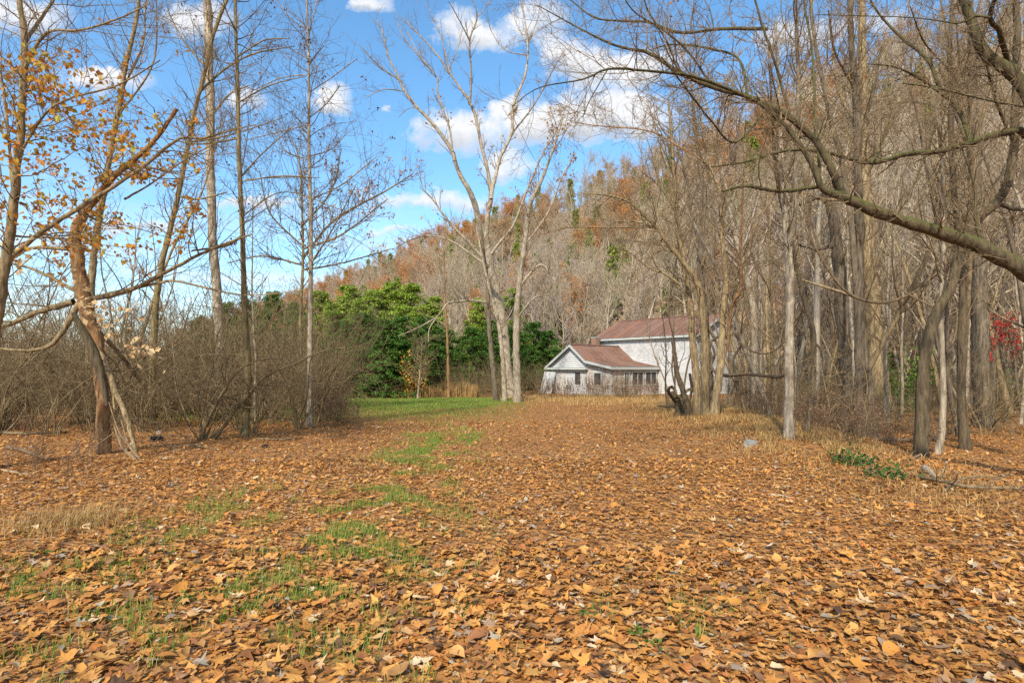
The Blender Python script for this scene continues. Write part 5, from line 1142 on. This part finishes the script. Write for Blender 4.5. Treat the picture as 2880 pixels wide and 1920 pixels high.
# ------------------------------------------------------------------ grasses
def blades(x, y, h, w, rng, bend=0.5, z0=None):
    n = len(x); a = rng.uniform(0, 6.28, n); L = np.c_[np.cos(a), np.sin(a), np.zeros(n)]; S = np.c_[-np.sin(a), np.cos(a), np.zeros(n)]
    B = np.c_[x, y, gz(x, y) if z0 is None else z0]; bd = rng.uniform(0.1, 1, n)[:, None] * bend * h[:, None]; up = np.array([0, 0, 1.0]) * h[:, None]; w = w[:, None] if isinstance(w, np.ndarray) else w
    V = np.stack([B - S * w, B + S * w, B + up * 0.6 + L * bd * 0.35 + S * w * 0.7, B + up * 0.6 + L * bd * 0.35 - S * w * 0.7, B + up * 0.92 + L * bd], 1)
    i = 5 * np.arange(n)[:, None]
    return V.reshape(-1, 3), i + np.array([[0, 1, 2, 3]]), i + np.array([[3, 2, 4]])
def grass_obj(name, parts, m, label, cat):
    b = Bag()
    for V, q, t in parts: b.F.setdefault(4, []).append(q + b.n); b.F.setdefault(3, []).append(t + b.n); b.V.append(V); b.n += len(V)
    o = link(name, b.mesh(name, M[m], False), kind='stuff'); tag(o, label, cat); return o
rg = np.random.default_rng(41)
def cand(n, d0, d1, wide=0.95):
    d = np.sqrt(rg.uniform(d0 ** 2, d1 ** 2, n)); return rg.uniform(-wide, wide, n) * d, d
x, y = cand(330000, 2.1, 12); k = rg.uniform(size=len(x)) < lawn_mask(x, y) ** 1.6 * 1.1; x, y = x[k], y[k]
pn = blades(x, y, rg.uniform(0.03, 0.095, len(x)), 0.0026, rg, 0.9)
x, y = cand(330000, 12, 42); k = rg.uniform(size=len(x)) < lawn_mask(x, y) * 0.9; x, y = x[k], y[k]
pf = blades(x, y, rg.uniform(0.04, 0.11, len(x)), 0.008, rg, 0.7)
grass_obj('grass', [pn, pf], 'grass', 'short green grass in the clearing and in patches between the leaves', 'grass')
n = 75000; y = np.sqrt(rg.uniform(5.0 ** 2, 27 ** 2, n)); x = 3.3 + 0.195 * y + rg.normal(size=n) * (0.55 + 0.018 * y); k = (value_noise(x, y, 0.8, 8) > 0.28) & ((y > 9) | (rg.uniform(size=n) < 0.3)); x, y = x[k], y[k]
ps = [blades(x, y, rg.uniform(0.03, 0.10, len(x)) * (0.8 + 0.05 * y), 0.002 + 0.0003 * y, rg, 2.2)]
n = 1500; a = rg.normal(size=(n, 2)); x, y = -3.8 + a[:, 0] * 0.26, 4.9 + a[:, 1] * 0.24; ps.append(blades(x, y, rg.uniform(0.05, 0.14, n), 0.002, rg, 1.8))
n = 3000; y = rg.uniform(5.2, 7.5, n); x = rg.uniform(3.6, 7.0, n); k = value_noise(x, y, 0.5, 9) > 0.45; x, y = x[k], y[k]; ps.append(blades(x, y, rg.uniform(0.04, 0.10, len(x)), 0.002, rg, 2.2))
n = 26000; x, y = rg.uniform(-3, 11, n), rg.uniform(26, 43, n); px = 1440 + x / y * FPX; k = (px > 1440) & (px < 1960) & (value_noise(x, y, 1.5, 10) > 0.3 + 0.3 * (y < 32)); x, y = x[k], y[k]
ps.append(blades(x, y, rg.uniform(0.08, 0.32, len(x)), 0.012, rg, 1.0))
grass_obj('straw_grass', ps, 'straw', 'dry straw coloured grass on the bank between drive and wood', 'grass')
n = 9000; x, y = rg.uniform(-16, -2.5, n), rg.uniform(40.0, 43.5, n)
grass_obj('tall_dry_grass', [blades(x, y, rg.uniform(0.6, 1.35, n) * (0.6 + 0.6 * value_noise(x, y, 1.2, 13)), 0.016, rg, 0.35)], 'straw', 'tall tan dead grass along the back edge of the clearing', 'grass')

# green plants and fallen wood on the right
def leafy(name, label, cat, px, py, r, h, n, size, m, d=None, group=None):
    d = d or depth_of(px, py); x = (px - 1440) / FPX * d; base = np.array([x, d, gz1(x, d)]); root = thing(name, label, cat, base, group=group)
    a = rg.uniform(0, 6.28, 14); P = np.zeros((14, 5, 3)); 
    for j in range(5): u = j / 4; P[:, j] = np.c_[np.cos(a) * r * u * 0.8, np.sin(a) * r * u * 0.8, np.full(14, -0.02) + h * u * rg.uniform(0.6, 1, 14)]
    V, F = tubes(P, np.full((14, 5), 0.004 + 0.004 * h), 3); link('stem_clump', mesh_np('stem_clump', V, [F], M['twig']), root, kind='stuff')
    i = rg.integers(0, 14, n); t = rg.uniform(0.25, 1, n); c = np.c_[np.cos(a[i]) * r * t * 0.8, np.sin(a[i]) * r * t * 0.8, h * t * rg.uniform(0.5, 1, n)] + rg.normal(size=(n, 3)) * r * 0.18
    c[:, 2] = np.maximum(c[:, 2], 0.03)
    V, F = leaf_quads(c, size, rg, 0.2); link('foliage', mesh_np('foliage', V, [F], M[m], smooth=False), root, kind='stuff')
leafy('honeysuckle_plant', 'low dark green honeysuckle mat at the foot of the wood', 'plant', 2410, 1305, 0.38, 0.16, 230, 0.06, 'ivy')
leafy('honeysuckle_plant', 'small green trailing plant beside the fallen grey branch', 'plant', 2500, 1345, 0.35, 0.15, 160, 0.06, 'ivy')
leafy('green_shrub', 'bright green leafy shrub glimpsed between the thin trunks', 'shrub', 2530, 1120, 1.1, 2.6, 1500, 0.14, 'leaf_green', d=22)
leafy('green_shrub', 'yellow leaved bush in front of the dark evergreens', 'shrub', 1165, 1115, 1.2, 3.4, 420, 0.2, 'leaf_gold', d=40)
leafy('green_shrub', 'green bush behind the red sapling at the wood edge', 'shrub', 2870, 1110, 1.0, 1.8, 600, 0.14, 'leaf_green', d=24)
for k, (px, py) in enumerate([(1040, 1500), (1010, 1560), (905, 1655), (860, 1700), (80, 1640), (260, 1760), (1790, 1790), (1830, 1830), (520, 1690), (690, 1720), (1660, 1740), (150, 1560)]):
    leafy('clover_plant', 'small bright green seedling pushing up through the fallen leaves', 'plant', px, py, 0.07, 0.04, 34, 0.022, 'leaf_green', group='seedlings in the leaf litter')

def branch_on_ground(label, pts, w, lift=0.02, twigs=12, matn='twig_grey', name='fallen_branch'):
    rows = []
    for i, (px, py) in enumerate(pts):
        d = depth_of(px, py); x = (px - 1440) / FPX * d; ww = w * (1 - 0.6 * i / len(pts)); rows.append((x, d, gz1(x, d) + ww * d / FPX / 2 + lift * (0 < i < len(pts) - 1), ww * d / FPX / 2))
    r = resample(rows, 20); P, R = r[None, :, :3], r[None, :, 3]; base = P[0, 0].copy(); base[2] = gz1(base[0], base[1])
    root = thing(name, label, 'branch', base); V, F = tubes(P, R, 8); link('stem', mesh_np('stem', V - base, [F], M[matn]), root)
    if twigs:
        b = Bag(); p1, r1 = sprout(P, R, np.array([twigs]), rg, ang=(25, 60), L=(0.1, 0.35), m=6, wig=0.12, up=0.15, rfac=0.5, rmin=0.004); b.add(*tubes(p1, r1, 5))
        p2, r2 = sprout(p1, r1, np.full(len(p1), 3), rg, ang=(25, 60), L=(0.3, 0.6), m=4, wig=0.12, rfac=0.6, rmin=0.003); b.add(*tubes(p2, r2, 3))
        V = b.verts(); V[:, 2] = np.maximum(V[:, 2], gz(V[:, 0], V[:, 1]) + 0.004)
        link('side_twig', mesh_np('side_twig', V - base, b.faces(), M[matn]), root, kind='stuff')
branch_on_ground('long grey fallen branch with forked tips at the wood edge', [(2575, 1345), (2640, 1368), (2720, 1385), (2800, 1388), (2900, 1392), (3000, 1400)], 12, 0.05, 16, 'twig')
branch_on_ground('thin curved fallen branch crossing the long grey one', [(2650, 1388), (2710, 1368), (2790, 1362), (2880, 1378)], 7, 0.08, 10, 'twig')
branch_on_ground('short thick broken log beside the fallen branches', [(2600, 1325), (2620, 1340), (2632, 1350)], 20, 0.0, 0)
branch_on_ground('pale split stick lying at the foot of the dark leaner', [(2560, 1296), (2600, 1278), (2612, 1275)], 7, 0.02, 0, 'wood_pale')
branch_on_ground('pale stick half buried in leaves beside the split snag', [(5, 1325), (45, 1333), (85, 1336)], 8, 0.01, 0, 'wood_pale')
branch_on_ground('short greenish twig lying on the leafy drive', [(2160, 1393), (2190, 1396), (2230, 1402)], 6, 0.01, 2)
branch_on_ground('thin dark stick lying in the leaves before the large bush', [(480, 1262), (540, 1258), (610, 1266)], 7, 0.02, 5, 'twig_dark')
branch_on_ground('bent fallen limb in the leaves beside the split snag', [(20, 1262), (60, 1272), (110, 1290), (150, 1296)], 10, 0.02, 6, 'twig_dark')
branch_on_ground('bare fallen twig at the foot of the banded sapling', [(720, 1236), (790, 1240), (850, 1232)], 6, 0.02, 8, 'twig')
branch_on_ground('dark fallen branch under the broad tan trunk', [(2460, 1240), (2540, 1246), (2640, 1238)], 12, 0.03, 6, 'twig_dark')
branch_on_ground('grey fallen branch lying along the foot of the thicket', [(-20, 1220), (60, 1226), (130, 1224), (190, 1216)], 10, 0.03, 10, 'twig')
for (lab, px, py, sx_, m, nm, cat) in (('grey concrete block at the edge of the straw bank', 2112, 1254, 0.20, 'stone', 'concrete_block', 'block'), ('black tangled scrap of plastic under the thicket', 440, 1240, 0.16, 'black', 'plastic_scrap', 'litter'), ('small white stone under the left thicket', 447, 1218, 0.10, 'white', 'stone', 'stone'), ('black scrap in the leaves before the banded sapling', 745, 1258, 0.09, 'black', 'plastic_scrap', 'litter')):
    d = depth_of(px, py); x = (px - 1440) / FPX * d
    V, F = box(-sx_ / 2, sx_ / 2, -sx_ * 0.35, sx_ * 0.35, -0.03, sx_ * 0.5)
    import bmesh
    me = mesh_np(nm, V, [F], M[m], smooth=False); bm = bmesh.new(); bm.from_mesh(me); bmesh.ops.bevel(bm, geom=list(bm.edges), offset=sx_ * 0.08, segments=2, affect='EDGES')
    bmesh.ops.subdivide_edges(bm, edges=list(bm.edges), cuts=2, use_grid_fill=True)
    for v in bm.verts: v.co += Vector(rg.normal(size=3)) * sx_ * (0.10 if m == 'black' else 0.02)
    bm.to_mesh(me); bm.free(); tag(link(nm, me, None, (x, d, gz1(x, d)), 0.5), lab, cat)

def guard_rail():
    d0 = 36.0; pA = at(2770, 1072, d0); pB = at(3150, 1070, d0 + 3)
    base = np.array([pA[0], pA[1], gz1(pA[0], pA[1])]); root = thing('guard_rail', 'grey steel guard rail glimpsed through the right wood', 'guard rail', base)
    prof = [(-0.03, -0.15), (0.03, -0.08), (-0.03, 0.0), (0.03, 0.08), (-0.03, 0.15)]; V = []
    for p in (pA, pB): V += [(p[0] - base[0], p[1] - base[1] + o, p[2] - base[2] + z) for o, z in prof]
    link('beam', mesh_np('beam', np.array(V), [np.array([(i, i + 1, 6 + i, 5 + i) for i in range(4)])], M['steel'], smooth=False), root)
    for u in (0.05, 0.35, 0.65, 0.95):
        q = pA * (1 - u) + pB * u; g = gz1(q[0], q[1]); Vb, Fb = box(q[0] - 0.06, q[0] + 0.06, q[1] + 0.05, q[1] + 0.18, min(g, q[2] - 0.4) - 0.1, q[2] + 0.14)
        link('post', mesh_np('post', Vb - base, [Fb], M['steel'], smooth=False), root)
guard_rail()
